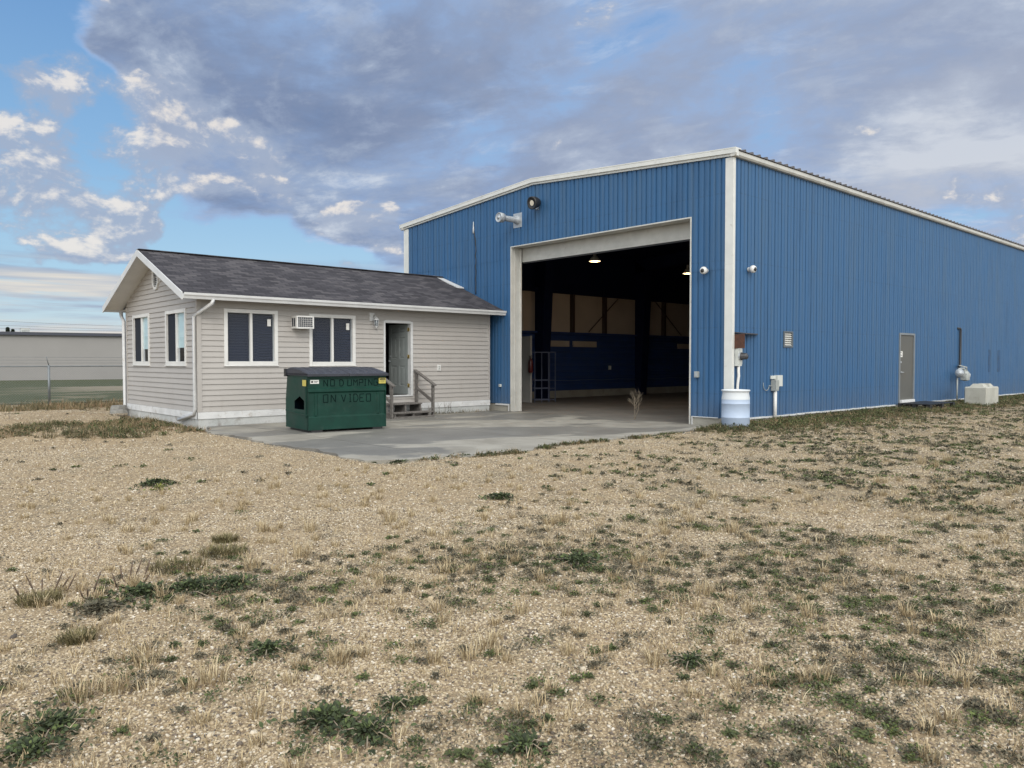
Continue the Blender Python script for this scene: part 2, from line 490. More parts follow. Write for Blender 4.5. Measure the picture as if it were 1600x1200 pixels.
M = dict(
    blue=cladding_mat(), siding=siding_mat(), shingle=shingle_mat(), ground=ground_mat(), glass=glass_mat('window_glass'),
    cream=mat('cream_trim', (0.50, 0.50, 0.475), 0.5, var=0.08, dirt=((0.30, 0.27, 0.22), 0.15, 5)),
    corner=mat('corner_trim_paint', (0.62, 0.63, 0.61), 0.45, var=0.05, dirt=((0.36, 0.33, 0.28), 0.08, 4)),
    white=mat('white_trim', (0.58, 0.59, 0.60), 0.45, var=0.06, dirt=((0.40, 0.36, 0.30), 0.06, 6)),
    whitebase=mat('painted_board', (0.62, 0.63, 0.64), 0.6, var=0.1, dirt=((0.27, 0.21, 0.15), 0.32, 7)),
    vinyl=mat('white_vinyl', (0.66, 0.66, 0.65), 0.4, var=0.05),
    footing=concrete_mat('painted_footing', (0.42, 0.44, 0.44), (0.55, 0.56, 0.56), 0.6),
    curb=concrete_mat('bare_curb', (0.26, 0.25, 0.22), (0.34, 0.33, 0.29), 0.5),
    apron=concrete_mat('apron_concrete', (0.22, 0.208, 0.182), (0.31, 0.297, 0.265), wet=True),
    floor=concrete_mat('floor_concrete', (0.13, 0.122, 0.11), (0.175, 0.165, 0.15), 0.4),
    block=concrete_mat('block_concrete', (0.36, 0.36, 0.32), (0.46, 0.46, 0.42), 0.25),
    rubble=concrete_mat('rubble_concrete', (0.20, 0.20, 0.19), (0.30, 0.29, 0.27), 0.3),
    roofsteel=mat('roof_steel', (0.12, 0.11, 0.11), 0.5, 0.3),
    galv=mat('galvanised_steel', (0.42, 0.45, 0.48), 0.5, 0.45, scale=14),
    greybox=mat('grey_enclosure', (0.34, 0.36, 0.35), 0.55),
    palebox=mat('pale_enclosure', (0.52, 0.54, 0.52), 0.55, dirt=((0.3, 0.26, 0.2), 0.15, 8)),
    black=mat('black_plastic', (0.018, 0.018, 0.02), 0.45),
    rubber=mat('black_rubber', (0.022, 0.022, 0.025), 0.7),
    lid=mat('lid_plastic', (0.028, 0.030, 0.042), 0.5, var=0.2, scale=6, dirt=((0.09, 0.085, 0.085), 0.2, 5)),
    green=mat('green_paint', (0.002, 0.033, 0.023), 0.5, var=0.2, scale=2.5, bump=0.05, bscale=8, dirt=((0.020, 0.045, 0.036), 0.35, 5), spec=0.3),
    pocketshade=mat('dark_opening', (0.0015, 0.003, 0.005), 0.9, spec=0.0),  # near black: shade inside the fork pocket put into the colour
    letter=mat('lettering_paint', (0.001, 0.007, 0.007), 0.8, spec=0.1),
    yellow=mat('yellow_label', (0.50, 0.43, 0.10), 0.5, var=0.15, scale=30),
    label=mat('white_label', (0.70, 0.70, 0.68), 0.5, var=0.08, scale=30),
    ink=mat('label_ink', (0.03, 0.03, 0.03), 0.6),
    wood=mat('weathered_wood', (0.135, 0.125, 0.118), 0.85, var=0.3, scale=18, bump=0.4, bscale=50),
    brown=mat('rusty_sheet', (0.085, 0.035, 0.022), 0.8, var=0.35, scale=9, dirt=((0.03, 0.018, 0.014), 0.3, 8)),
    doorgrey=mat('grey_door_paint', (0.095, 0.094, 0.085), 0.5, var=0.1, dirt=((0.11, 0.085, 0.05), 0.15, 2)),
    doorwhite=mat('white_door_paint', (0.24, 0.265, 0.265), 0.45, var=0.06),
    brass=mat('brass', (0.45, 0.34, 0.12), 0.35, 0.8),
    room=mat('room_paint', (0.30, 0.32, 0.36), 0.8),
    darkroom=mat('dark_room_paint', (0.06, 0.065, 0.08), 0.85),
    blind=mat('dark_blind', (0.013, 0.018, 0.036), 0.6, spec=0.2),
    screen=mat('insect_screen', (0.022, 0.027, 0.038), 0.8, spec=0.2),
    reflectblind=mat('reflection_blind', (0.55, 0.68, 0.67), 0.5, var=0.06),
    insul=mat('insulation_facing', (0.42, 0.36, 0.30), 0.6, var=0.08, scale=1, bump=0.1, bscale=3),
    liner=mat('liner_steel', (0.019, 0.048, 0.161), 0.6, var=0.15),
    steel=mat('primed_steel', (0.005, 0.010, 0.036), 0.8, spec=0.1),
    girt=mat('girt_steel', (0.045, 0.030, 0.026), 0.7),
    partition=mat('white_partition', (0.36, 0.36, 0.35), 0.6, var=0.05),
    rackm=mat('rack_steel', (0.11, 0.13, 0.20), 0.5, 0.2),
    red=mat('extinguisher_red', (0.10, 0.012, 0.012), 0.35),
    barrelup=mat('barrel_plastic', (0.62, 0.66, 0.70), 0.38, var=0.04),
    barrellow=mat('barrel_water_line', (0.40, 0.49, 0.64), 0.55, var=0.05, scale=2),
    farwall=mat('far_wall_paint', (0.265, 0.257, 0.252), 0.8, var=0.05, scale=0.3),
    farcap=mat('far_roof_edge', (0.045, 0.05, 0.07), 0.6),
    fence=mat('fence_steel', (0.20, 0.22, 0.235), 0.5, 0.5),
    wire=mat('power_wire', (0.10, 0.10, 0.11), 0.6),
    bark=mat('bark', (0.10, 0.07, 0.05), 0.9, var=0.3, scale=20),
    straw=mat('straw_stem', (0.24, 0.20, 0.15), 0.85, var=0.2, scale=20),
    lampglass=mat('lamp_lens', (0.62, 0.56, 0.46), 0.25),
)
M['lampglow'] = glow_mat('bulb_glow', (1.0, 0.66, 0.40), 1.8)
M['pebble'] = island_mat('pebble_stone', [(0.0, (0.083, 0.072, 0.063)), (0.10, (0.176, 0.140, 0.108)), (0.28, (0.331, 0.258, 0.169)), (0.6, (0.442, 0.360, 0.241)), (0.86, (0.516, 0.441, 0.330)), (0.96, (0.590, 0.531, 0.436)), (1.0, (0.644, 0.603, 0.535))], 0.8)
M['drygrass'] = island_mat('dry_blade', [(0.0, (0.16, 0.12, 0.07)), (0.35, (0.34, 0.26, 0.155)), (0.75, (0.47, 0.38, 0.235)), (1.0, (0.58, 0.50, 0.34))])
M['greengrass'] = island_mat('green_blade', [(0.0, (0.052, 0.049, 0.029)), (0.35, (0.109, 0.103, 0.055)), (0.6, (0.196, 0.151, 0.086)), (0.85, (0.333, 0.243, 0.149)), (1.0, (0.265, 0.140, 0.092))], vscale=0.9)
M['thatch'] = island_mat('thatch_blade', [(0.0, (0.07, 0.055, 0.04)), (0.5, (0.16, 0.13, 0.09)), (0.85, (0.28, 0.23, 0.155)), (1.0, (0.40, 0.34, 0.24))])
M['olive'] = island_mat('olive_blade', [(0.0, (0.06, 0.055, 0.025)), (0.5, (0.14, 0.125, 0.06)), (1.0, (0.27, 0.22, 0.12))])
M['weed'] = island_mat('weed_leaf', [(0.0, (0.029, 0.035, 0.017)), (0.4, (0.056, 0.069, 0.030)), (0.75, (0.092, 0.112, 0.042)), (0.93, (0.125, 0.161, 0.047)), (1.0, (0.137, 0.080, 0.044))], vscale=1.1)
M['greyweed'] = island_mat('grey_weed_leaf', [(0.0, (0.046, 0.043, 0.032)), (0.5, (0.095, 0.090, 0.062)), (1.0, (0.191, 0.166, 0.112))])
M['greenweed'] = island_mat('green_weed_leaf', [(0.0, (0.022, 0.029, 0.017)), (0.45, (0.045, 0.059, 0.029)), (0.85, (0.072, 0.098, 0.040)), (1.0, (0.114, 0.148, 0.049))])
M['limeweed'] = island_mat('lime_weed_leaf', [(0.0, (0.075, 0.091, 0.024)), (1.0, (0.225, 0.234, 0.064))])
M['lawn'] = None


# ------------------------------------------------------------------ object helpers
WL = {}


def reg(o, loc):
    WL[o.name] = Vector(loc)


def tag(o, label=None, cat=None, group=None, kind=None):
    if label:
        o['label'] = label
    if cat:
        o['category'] = cat
    if group:
        o['group'] = group
    if kind:
        o['kind'] = kind
    return o


def thing(name, loc, label, cat, group=None):
    o = bpy.data.objects.new(name, None)
    o.empty_display_size = 0.2
    o.location = loc
    COL.objects.link(o)
    reg(o, loc)
    return tag(o, label, cat, group)


class MB:
    """collects shapes in world coordinates (or a local frame given by tf) and links them as one mesh"""

    def __init__(s, tf=None):
        s.v, s.f, s.tf, s.sm = [], [], tf, []

    def add(s, pts, faces, smooth=False):
        b = len(s.v)
        for p in pts:
            s.v.append(tuple(s.tf(*p)) if s.tf else tuple(p))
        for f in faces:
            s.f.append(tuple(b + i for i in f))
            s.sm.append(smooth)

    def box(s, x0, x1, y0, y1, z0, z1):
        s.add([(x0, y0, z0), (x1, y0, z0), (x1, y1, z0), (x0, y1, z0), (x0, y0, z1), (x1, y0, z1), (x1, y1, z1), (x0, y1, z1)],
              [(0, 3, 2, 1), (4, 5, 6, 7), (0, 1, 5, 4), (1, 2, 6, 5), (2, 3, 7, 6), (3, 0, 4, 7)])
        return s

    def quad(s, a, b, c, d):
        s.add([a, b, c, d], [(0, 1, 2, 3)])
        return s

    def prism(s, poly, axis, a, b):
        """poly of 2-D points extruded along axis (0,1,2) from a to b"""
        def put(p, q):
            return (q, p[0], p[1]) if axis == 0 else (p[0], q, p[1]) if axis == 1 else (p[0], p[1], q)
        n = len(poly)
        s.add([put(p, a) for p in poly] + [put(p, b) for p in poly],
              [tuple(range(n)), tuple(range(2 * n - 1, n - 1, -1))] + [(i, i + n, (i + 1) % n + n, (i + 1) % n) for i in range(n)])
        return s

    def bar(s, a, b, w, h, up=(0, 0, 1)):
        a, b = Vector(a), Vector(b)
        d = (b - a).normalized()
        u = Vector(up)
        if abs(d.dot(u)) > 0.95:
            u = Vector((1, 0, 0))
        r = d.cross(u).normalized()
        u = r.cross(d)
        P = []
        for q in (a, b):
            for i, j in ((-1, -1), (1, -1), (1, 1), (-1, 1)):
                P.append(tuple(q + r * (i * w / 2) + u * (j * h / 2)))
        s.add(P, [(0, 3, 2, 1), (4, 5, 6, 7), (0, 1, 5, 4), (1, 2, 6, 5), (2, 3, 7, 6), (3, 0, 4, 7)])
        return s

    def tube(s, pts, rad, n=8, caps=True):
        pts = [Vector(p) for p in pts]
        rads = rad if isinstance(rad, (list, tuple)) else [rad] * len(pts)
        P, F = [], []
        prev = None
        for i, p in enumerate(pts):
            d = (pts[min(i + 1, len(pts) - 1)] - pts[max(i - 1, 0)])
            if d.length < 1e-9:
                d = prev_d
            d = d.normalized()
            prev_d = d
            if prev is None:
                up = Vector((0, 0, 1)) if abs(d.z) < 0.9 else Vector((1, 0, 0))
                r = d.cross(up).normalized()
            else:
                r = (prev - d * prev.dot(d)).normalized()
            prev = r
            u = d.cross(r)
            for k in range(n):
                a = 2 * math.pi * k / n
                P.append(tuple(p + r * (math.cos(a) * rads[i]) + u * (math.sin(a) * rads[i])))
        for i in range(len(pts) - 1):
            for k in range(n):
                F.append((i * n + k, i * n + (k + 1) % n, (i + 1) * n + (k + 1) % n, (i + 1) * n + k))
        s.add(P, F, True)
        if caps:
            s.add(P[:n], [tuple(range(n))[::-1]])
            s.add(P[-n:], [tuple(range(n))])
        return s

    def lathe(s, c, axis, prof, n=20):
        """prof = [(distance along axis, radius)]"""
        c, ax = Vector(c), Vector(axis).normalized()
        pts = [c + ax * d for d, r in prof]
        up = Vector((0, 0, 1)) if abs(ax.z) < 0.9 else Vector((1, 0, 0))
        r_ = ax.cross(up).normalized()
        u_ = ax.cross(r_)
        P, F = [], []
        for p, (d, r) in zip(pts, prof):
            for k in range(n):
                a = 2 * math.pi * k / n
                P.append(tuple(p + r_ * (math.cos(a) * r) + u_ * (math.sin(a) * r)))
        for i in range(len(prof) - 1):
            for k in range(n):
                F.append((i * n + k, i * n + (k + 1) % n, (i + 1) * n + (k + 1) % n, (i + 1) * n + k))
        s.add(P, F, True)
        return s

    def build(s, name, m, parent=None, loc=None, bevel=0.0):
        off = WL[parent.name] if parent is not None else Vector(loc or (0, 0, 0))
        me = bpy.data.meshes.new(name)
        me.from_pydata([(v[0] - off[0], v[1] - off[1], v[2] - off[2]) for v in s.v], [], s.f)
        me.polygons.foreach_set('use_smooth', s.sm)
        me.materials.append(m)
        me.update()
        bm = bmesh.new()
        bm.from_mesh(me)
        bmesh.ops.remove_doubles(bm, verts=bm.verts, dist=0.00005)
        bmesh.ops.recalc_face_normals(bm, faces=bm.faces)
        bm.to_mesh(me)
        bm.free()
        o = bpy.data.objects.new(name, me)
        COL.objects.link(o)
        if parent is not None:
            o.parent = parent
        else:
            o.location = off
        reg(o, off)
        if bevel:
            b = o.modifiers.new('bevel', 'BEVEL')
            b.width = bevel
            b.segments = 2
            b.limit_method = 'ANGLE'
        return o


def np_mesh(name, V, F, m, smooth=False, label=None, kind=None, cat=None, parent=None, off=(0, 0, 0)):
    """big triangle mesh from arrays"""
    V = (V - np.array(off)).astype(np.float32)
    me = bpy.data.meshes.new(name)
    me.vertices.add(len(V))
    me.vertices.foreach_set('co', V.ravel())
    nf = len(F)
    me.loops.add(nf * 3)
    me.loops.foreach_set('vertex_index', F.astype(np.int32).ravel())
    me.polygons.add(nf)
    me.polygons.foreach_set('loop_start', np.arange(0, nf * 3, 3, dtype=np.int32))
    me.polygons.foreach_set('loop_total', np.full(nf, 3, dtype=np.int32))
    me.polygons.foreach_set('use_smooth', np.full(nf, smooth, dtype=bool))
    me.materials.append(m)
    me.update(calc_edges=True)
    me.validate()
    o = bpy.data.objects.new(name, me)
    COL.objects.link(o)
    if parent is not None:
        o.parent = parent
    else:
        o.location = off
    reg(o, off)
    return tag(o, label, cat, None, kind)


# ------------------------------------------------------------------ ground
def sstep(a, b, v):
    q = np.clip((v - a) / (b - a), 0, 1)
    return q * q * (3 - 2 * q)


def wob(x, y, s=1.0):
    return (np.sin(x * 1.7 * s + 1.3) * np.cos(y * 1.3 * s - 0.6) + 0.6 * np.sin(x * 3.1 * s + y * 2.3 * s) + 0.4 * np.cos(x * 5.3 * s - y * 4.1 * s + 2)) / 2


def gh(x, y):
    """height of the ground"""
    x = np.asarray(x, float)
    y = np.asarray(y, float)
    h = 0.010 * wob(x, y, 0.7)
    # banked soil along the long wall
    h = h + 0.09 * sstep(-2.8, -0.7, y) * sstep(-2.0, -0.5, x) * (1 - sstep(0.02, 0.1, y)) * (1 + 0.15 * wob(x, y, 1.6))
    # soil against the office gable
    g = sstep(5.8, 7.8, y) * (1 - sstep(-9.7, -9.3, x)) * (1 - sstep(15, 18, y)) * sstep(-15, -12, x)
    h = h + 0.10 * g * (1 + 0.3 * wob(x, y, 1.2))
    # sunk under the slab and the buildings
    inslab = sstep(-9.35, -9.05, x) * (1 - sstep(36.1, 36.3, x)) * sstep(-0.02, 0.12, y) * (1 - sstep(13.1, 13.3, y))
    h = h * (1 - inslab) - 0.06 * inslab
    return h


ax_ = np.concatenate([-np.geomspace(1500, 26, 24), np.arange(-25, 40, 0.22), np.geomspace(41, 1500, 22)])
ay_ = np.concatenate([-np.geomspace(1500, 17, 24), np.arange(-16, 26, 0.22), np.geomspace(27, 1500, 24)])
GX, GY = np.meshgrid(ax_, ay_, indexing='ij')
GZ = gh(GX, GY)
GZ[(np.abs(GX) > 60) | (np.abs(GY) > 60)] = 0
V = np.stack([GX, GY, GZ], -1).reshape(-1, 3)
nx, ny = len(ax_), len(ay_)
I = (np.arange(nx - 1)[:, None] * ny + np.arange(ny - 1)[None, :]).ravel()
F = np.concatenate([np.stack([I, I + ny, I + ny + 1], 1), np.stack([I, I + ny + 1, I + 1], 1)])
g = np_mesh('ground', V, F, M['ground'], True)
tag(g, kind='structure')

# lawn beyond the fence, one sheet just above the ground
lm, t, b = new_mat('lawn_grass')
o_ = t.coord('Object')
x, y, z = t.sep(o_)
f = t.noise(o_, 2.0, 7, 0.75)
f2 = t.noise(o_, 0.12, 5, 0.6)
c = t.mix(f, (0.036, 0.044, 0.022), (0.09, 0.10, 0.055))
# worn pale track crossing it
d_ = t.math('ADD', t.math('MULTIPLY', x, 0.30), t.math('MULTIPLY', f2, 22.0))
d_ = t.math('ABSOLUTE', t.math('SUBTRACT', y, t.math('ADD', 26.5, d_)))
tr = t.math('MULTIPLY', t.ramp01(d_, 3.6, 5.6, 1, 0), t.ramp01(x, -10, -2))
c = t.mix(t.math('MULTIPLY', tr, 0.85), c, t.mix(f, (0.19, 0.16, 0.12), (0.28, 0.245, 0.19)))
pz = t.ramp01(t.noise(o_, 0.5, 6, 0.6), 0.5, 0.62, 0, 0.5)
c = t.mix(t.math('MULTIPLY', pz, t.ramp01(y, 24, 44, 1, 0)), c, (0.24, 0.20, 0.14))
t.put(c, b.inputs['Base Color'])
b.inputs['Roughness'].default_value = 0.95
b.inputs['Specular IOR Level'].default_value = 0.2
t.put(t.bump(f, 0.8, 0.05), b.inputs['Normal'])
mb = MB()
mb.quad((-90, 21.6, 0.022), (90, 21.6, 0.022), (90, 61, 0.022), (-90, 78, 0.022))
tag(mb.build('lawn', lm), kind='structure')

# apron: concrete slab with a ragged gravel edge
mb = MB()
edge = []
for s_ in np.linspace(0, 1, 60):          # left edge going down
    yy = 8.12 - s_ * 7.7
    edge.append((-9.22 - 0.10 * math.sin(yy * 2.1) - 0.05 * math.sin(yy * 7.3) + 0.25 * max(0, yy - 6.5), yy))
for s_ in np.linspace(0.01, 1, 80):       # near edge
    xx = -9.2 + s_ * 9.3
    yy = 0.15 + 0.12 * math.sin(xx * 1.9) + 0.07 * math.sin(xx * 6.1 + 1) + 0.04 * math.sin(xx * 13) + 0.5 * max(0, xx + 1.4) ** 1.2 - 0.35 * math.exp(-((xx + 6.6) / 1.7) ** 2)
    edge.append((xx, yy))
edge.append((-0.02, 8.12))
mb.prism(edge, 2, -0.1, 0.016)
tag(mb.build('concrete_apron', M['apron']), kind='structure')

# ------------------------------------------------------------------ blue workshop
LX, WY = 36.0, 12.9
SL = 0.45 / 6.45


def ztop(y):
    return 6.10 + (6.45 - abs(y - 6.45)) * SL


shop = thing('workshop_building', (0, 0, 0), 'large blue ribbed steel workshop with cream trim and a tall open overhead door', 'building')


def ribs(a, b, start=0.0, step=0.305):
    pr = [(0.0, 0.026), (0.05, 0.030), (0.085, 0.030), (0.116, 0.024), (0.122, 0.010), (0.136, 0.010), (0.142, 0.024), (0.19, 0.030), (0.248, 0.030), (0.258, 0.0), (0.292, 0.0), (0.300, 0.026)]
    out = []
    k = math.floor((a - start) / step) - 1
    while start + k * step < b + step:
        for s_, n_ in pr:
            out.append((start + k * step + s_, n_))
        k += 1
    r = [(a, 0.026)] + [q for q in out if a + 0.002 < q[0] < b - 0.002] + [(b, 0.026)]
    return r


def clad(mb, a, b, fn, zb, zt, flip=False):
    R = ribs(a, b)
    P, F = [], []
    for s_, n_ in R:
        P.append(fn(s_, n_, zb(s_) if callable(zb) else zb))
        P.append(fn(s_, n_, zt(s_) if callable(zt) else zt))
    for i in range(len(R) - 1):
        F.append((2 * i, 2 * i + 2, 2 * i + 3, 2 * i + 1))
    mb.add(P, F)


front = lambda s_, n_, z_: (-n_ - 0.002, s_, z_)
frontu = lambda s_, n_, z_: (-n_ - 0.010, s_, z_)
long_ = lambda s_, n_, z_: (s_, -n_ - 0.002, z_)
longu = lambda s_, n_, z_: (s_, -n_ - 0.007, z_)
mb = MB()
SEAM = 4.55
D0, D1, DH = 1.11, 7.40, 4.87
clad(mb, 0.02, D0 - 0.04, front, 0.20, 3.62)
clad(mb, 0.02, D0 - 0.04, frontu, 3.60, lambda y: ztop(y))
clad(mb, D1 + 0.04, 12.88, front, 0.24, SEAM)
clad(mb, D1 + 0.04, 12.88, frontu, SEAM - 0.02, lambda y: ztop(y))
clad(mb, D0 - 0.04, D1 + 0.04, frontu, DH + 0.03, lambda y: ztop(y))
mb.build('front_cladding', M['blue'], shop)
mb = MB()
DX0, DX1 = 9.29, 10.45
for a, b, z0, z1 in ((0.02, 2.24, 0.18, 6.12), (2.24, 2.69, 0.18, 1.85), (2.24, 2.69, 2.25, 6.12), (2.69, DX0, 0.18, 6.12),
                     (DX0, DX1, 2.38, 6.12), (DX1, LX, 0.18, 6.12)):
    clad(mb, a, b, long_, z0, z1)
mb.build('side_cladding', M['blue'], shop)
mb = MB()
clad(mb, 0, LX, lambda s_, n_, z_: (s_, WY + n_, z_), 0.18, 6.12)
clad(mb, 0, WY, lambda s_, n_, z_: (LX + n_, s_, z_), 0.18, lambda y: ztop(y))
mb.build('rear_cladding', M['blue'], shop)

# footing
mb = MB()
mb.box(-0.015, 0.25, 0.03, D0 - 0.06, -0.1, 0.20)
mb.box(-0.015, 0.25, D1 + 0.1, 12.86, -0.1, 0.22)
mb.box(0.02, LX, -0.012, 0.2, -0.1, 0.175)
mb.box(0.02, LX, WY - 0.2, WY - 0.02, -0.1, 0.3)
mb.box(LX - 0.2, LX - 0.02, 0.2, WY - 0.2, -0.1, 0.175)
mb.build('footing', M['curb'], shop)
# base flashing (bright white line along the long wall, bent and uneven)
mb = MB()
xx = 0.45
while xx < LX:
    n_ = min(xx + 0.305, LX)
    if not (DX0 - 0.3 < xx + 0.15 < DX1):
        zo = random.uniform(-0.006, 0.006)
        mb.box(xx, n_ - 0.006, -0.060 - random.uniform(0, 0.008), -0.002, 0.158 + zo, 0.196 + zo)
    xx = n_
mb.build('base_flashing', M['white'], shop)
mb = MB()
mb.box(-0.05, -0.017, D0 - 0.10, D0 - 0.075, 0.0, 0.215)
mb.box(-0.05, -0.017, 0.32, D0 - 0.10, 0.197, 0.215)
mb.build('base_flashing', M['white'], shop)
mb = MB()
mb.box(-0.05, -0.018, D1 + 0.12, D1 + 0.7, 0.19, 0.235)
mb.box(-0.05, -0.018, D1 + 0.10, D1 + 0.118, 0.02, 0.235)
mb.build('base_flashing', M['white'], shop)

# corner trims
mb = MB()
mb.box(-0.036, 0.03, -0.050, -0.036, 0.02, 6.08)
mb.box(-0.062, -0.036, -0.050, 0.16, 0.02, 6.08)
mb.box(-0.065, -0.0365, -0.053, 0.163, 3.70, 3.712)
mb.build('corner_trim', M['corner'], shop, bevel=0.004)
mb = MB()
mb.box(-0.062, -0.036, WY - 0.21, WY + 0.03, 0.24, 6.08)
mb.box(-0.062, 0.2, WY + 0.03, WY + 0.055, 0.24, 6.08)
mb.build('corner_trim', M['corner'], shop, bevel=0.004)


# rake trim: boxed fascia in lengths with laps
def rake(mb, y0, y1):
    n = 3
    for k in range(n):
        a = y0 + (y1 - y0) * k / n
        b = y0 + (y1 - y0) * (k + 1) / n
        zo = 0.002 * (k % 2)
        for (xa, xb, lo, hi) in ((-0.13, -0.001, 0.055, 0.155), (-0.085, -0.0015, 0.0, 0.054), (-0.135 - zo, 0.10, 0.155, 0.18)):
            za, zb = ztop(a), ztop(b)
            P = [(xa, a, za + lo), (xb, a, za + lo), (xb, a, za + hi), (xa, a, za + hi), (xa, b, zb + lo), (xb, b, zb + lo), (xb, b, zb + hi), (xa, b, zb + hi)]
            mb.add(P, [(0, 1, 2, 3), (7, 6, 5, 4), (0, 4, 5, 1), (1, 5, 6, 2), (2, 6, 7, 3), (3, 7, 4, 0)])
        za = ztop(a)
        s_ = 0.03 if y1 > y0 else -0.03
        mb.add([(-0.139, a, za + 0.05), (-0.139, a + s_, za + 0.05), (-0.139, a + s_, za + 0.185), (-0.139, a, za + 0.185)], [(0, 1, 2, 3)])


mb = MB()
rake(mb, -0.14, 6.45)
mb.build('rake_trim', M['corner'], shop)
mb = MB()
rake(mb, WY + 0.22, 6.45)
mb.build('rake_trim', M['corner'], shop)
# eave trim
mb = MB()
mb.prism([(0.0, 6.085), (-0.10, 6.085), (-0.13, 6.12), (-0.13, 6.205), (-0.12, 6.212), (0.0, 6.212)], 0, -0.12, LX)
mb.build('eave_trim', M['cream'], shop)
mb = MB()
mb.box(-0.12, LX, WY, WY + 0.13, 6.08, 6.25)
mb.build('eave_trim', M['cream'], shop)
# roof sheeting with ribs whose ends show above the eave
for sgn in (0, 1):
    mb = MB()
    xs, zs = [], []
    xx = -0.02
    while xx < LX:
        for s_, n_ in ((0, 0), (0.24, 0), (0.255, 0.045), (0.29, 0.045), (0.305, 0)):
            xs.append(xx + s_)
            zs.append(n_)
        xx += 0.315
    P, F = [], []
    ya = -0.155 if sgn == 0 else WY + 0.155
    for q, w_ in zip(xs, zs):
        P += [(q, ya, 6.228 + w_), (q, 6.45, 6.228 + 6.6 * SL + w_), (q, ya, 6.214)]
    for i in range(len(xs) - 1):
        F.append((3 * i, 3 * i + 3, 3 * i + 4, 3 * i + 1))
        F.append((3 * i, 3 * i + 2, 3 * i + 5, 3 * i + 3))
    mb.add(P, F)
    mb.build('roof', M['roofsteel'], shop)
# inner deck closing the building against light
mb = MB()
for ya, yb in ((0.02, 6.45), (WY - 0.02, 6.45)):
    za, zb = ztop(ya) - 0.02, ztop(yb) - 0.02
    mb.add([(0.02, ya, za), (LX - 0.02, ya, za), (LX - 0.02, yb, zb), (0.02, yb, zb)], [(0, 1, 2, 3)])
mb.build('ceiling_liner', M['steel'], shop)

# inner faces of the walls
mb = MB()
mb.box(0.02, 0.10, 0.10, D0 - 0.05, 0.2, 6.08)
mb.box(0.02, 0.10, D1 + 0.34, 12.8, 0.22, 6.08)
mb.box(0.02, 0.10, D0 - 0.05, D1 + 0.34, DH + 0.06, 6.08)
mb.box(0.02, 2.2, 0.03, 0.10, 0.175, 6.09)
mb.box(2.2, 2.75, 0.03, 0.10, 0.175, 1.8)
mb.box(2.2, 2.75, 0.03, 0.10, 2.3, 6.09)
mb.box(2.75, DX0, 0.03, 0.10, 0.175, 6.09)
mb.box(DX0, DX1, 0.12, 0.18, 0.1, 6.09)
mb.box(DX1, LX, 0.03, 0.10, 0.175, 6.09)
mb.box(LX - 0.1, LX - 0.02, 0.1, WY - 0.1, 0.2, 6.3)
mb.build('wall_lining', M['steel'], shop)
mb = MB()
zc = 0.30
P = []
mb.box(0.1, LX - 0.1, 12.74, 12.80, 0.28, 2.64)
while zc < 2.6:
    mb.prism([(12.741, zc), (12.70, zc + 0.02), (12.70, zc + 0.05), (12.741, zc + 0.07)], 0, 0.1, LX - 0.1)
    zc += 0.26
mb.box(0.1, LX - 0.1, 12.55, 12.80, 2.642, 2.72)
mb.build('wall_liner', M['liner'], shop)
mb = MB()
mb.box(0.1, LX - 0.1, 12.74, 12.82, 2.722, 6.2)
# pale strips where the liner is cut open
for a, b in ((5.2, 5.75), (6.62, 8.0), (8.25, 9.7), (15.6, 17.2)):
    mb.box(a, b, 12.67, 12.735, 2.12, 2.36)
mb.build('insulation', M['insul'], shop)
mb = MB()
for a in (8.15, 10.18, 14.4, 16.6, 20.6, 22.7, 2.3, 4.3):
    mb = MB()
    mb.box(a - 0.06, a + 0.06, 12.55, 12.735, 2.722, 4.298)
    mb.build('wall_girt', M['girt'], shop)
mb = MB()
mb.bar((10.9, 12.5, 4.25), (9.0, 12.5, 2.75), 0.03, 0.03)
mb.build('brace_rod', M['girt'], shop)
mb = MB()
mb.bar((13.6, 12.5, 4.25), (15.6, 12.5, 2.75), 0.03, 0.03)
mb.build('brace_rod', M['girt'], shop)
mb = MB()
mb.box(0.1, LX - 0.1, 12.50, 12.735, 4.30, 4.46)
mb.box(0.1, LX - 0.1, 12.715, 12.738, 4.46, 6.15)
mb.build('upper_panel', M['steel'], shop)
for k, fx in enumerate((0.45, 6.25, 12.55, 18.8, 25.0, 31.2)):
    mb = MB()
    w_ = 0.23 if k else 0.15
    for sy in (1, -1):
        base = WY - 0.22 if sy > 0 else 0.22
        q = lambda d: base - sy * d
        mb.add([(fx - w_, q(0), 0.0), (fx - w_, q(0.30), 0.0), (fx - w_, q(0.62), 5.55), (fx - w_, q(0), 6.05),
                (fx + w_, q(0), 0.0), (fx + w_, q(0.30), 0.0), (fx + w_, q(0.62), 5.55), (fx + w_, q(0), 6.05)],
               [(0, 1, 2, 3), (7, 6, 5, 4), (0, 4, 5, 1), (1, 5, 6, 2), (2, 6, 7, 3), (3, 7, 4, 0)])
        mb.add([(fx - w_, q(0.0), 5.5), (fx - w_, 6.45, 6.05), (fx - w_, 6.45, 6.46), (fx - w_, q(0), 6.07),
                (fx + w_, q(0.0), 5.5), (fx + w_, 6.45, 6.05), (fx + w_, 6.45, 6.46), (fx + w_, q(0), 6.07)],
               [(0, 1, 2, 3), (7, 6, 5, 4), (0, 4, 5, 1), (1, 5, 6, 2), (2, 6, 7, 3), (3, 7, 4, 0)])
    mb.build('steel_frame', M['steel'], shop)
mb = MB()
mb.box(0.0, LX, 0.2, WY - 0.2, -0.12, 0.004)
fl = mb.build('floor', M['floor'], shop)

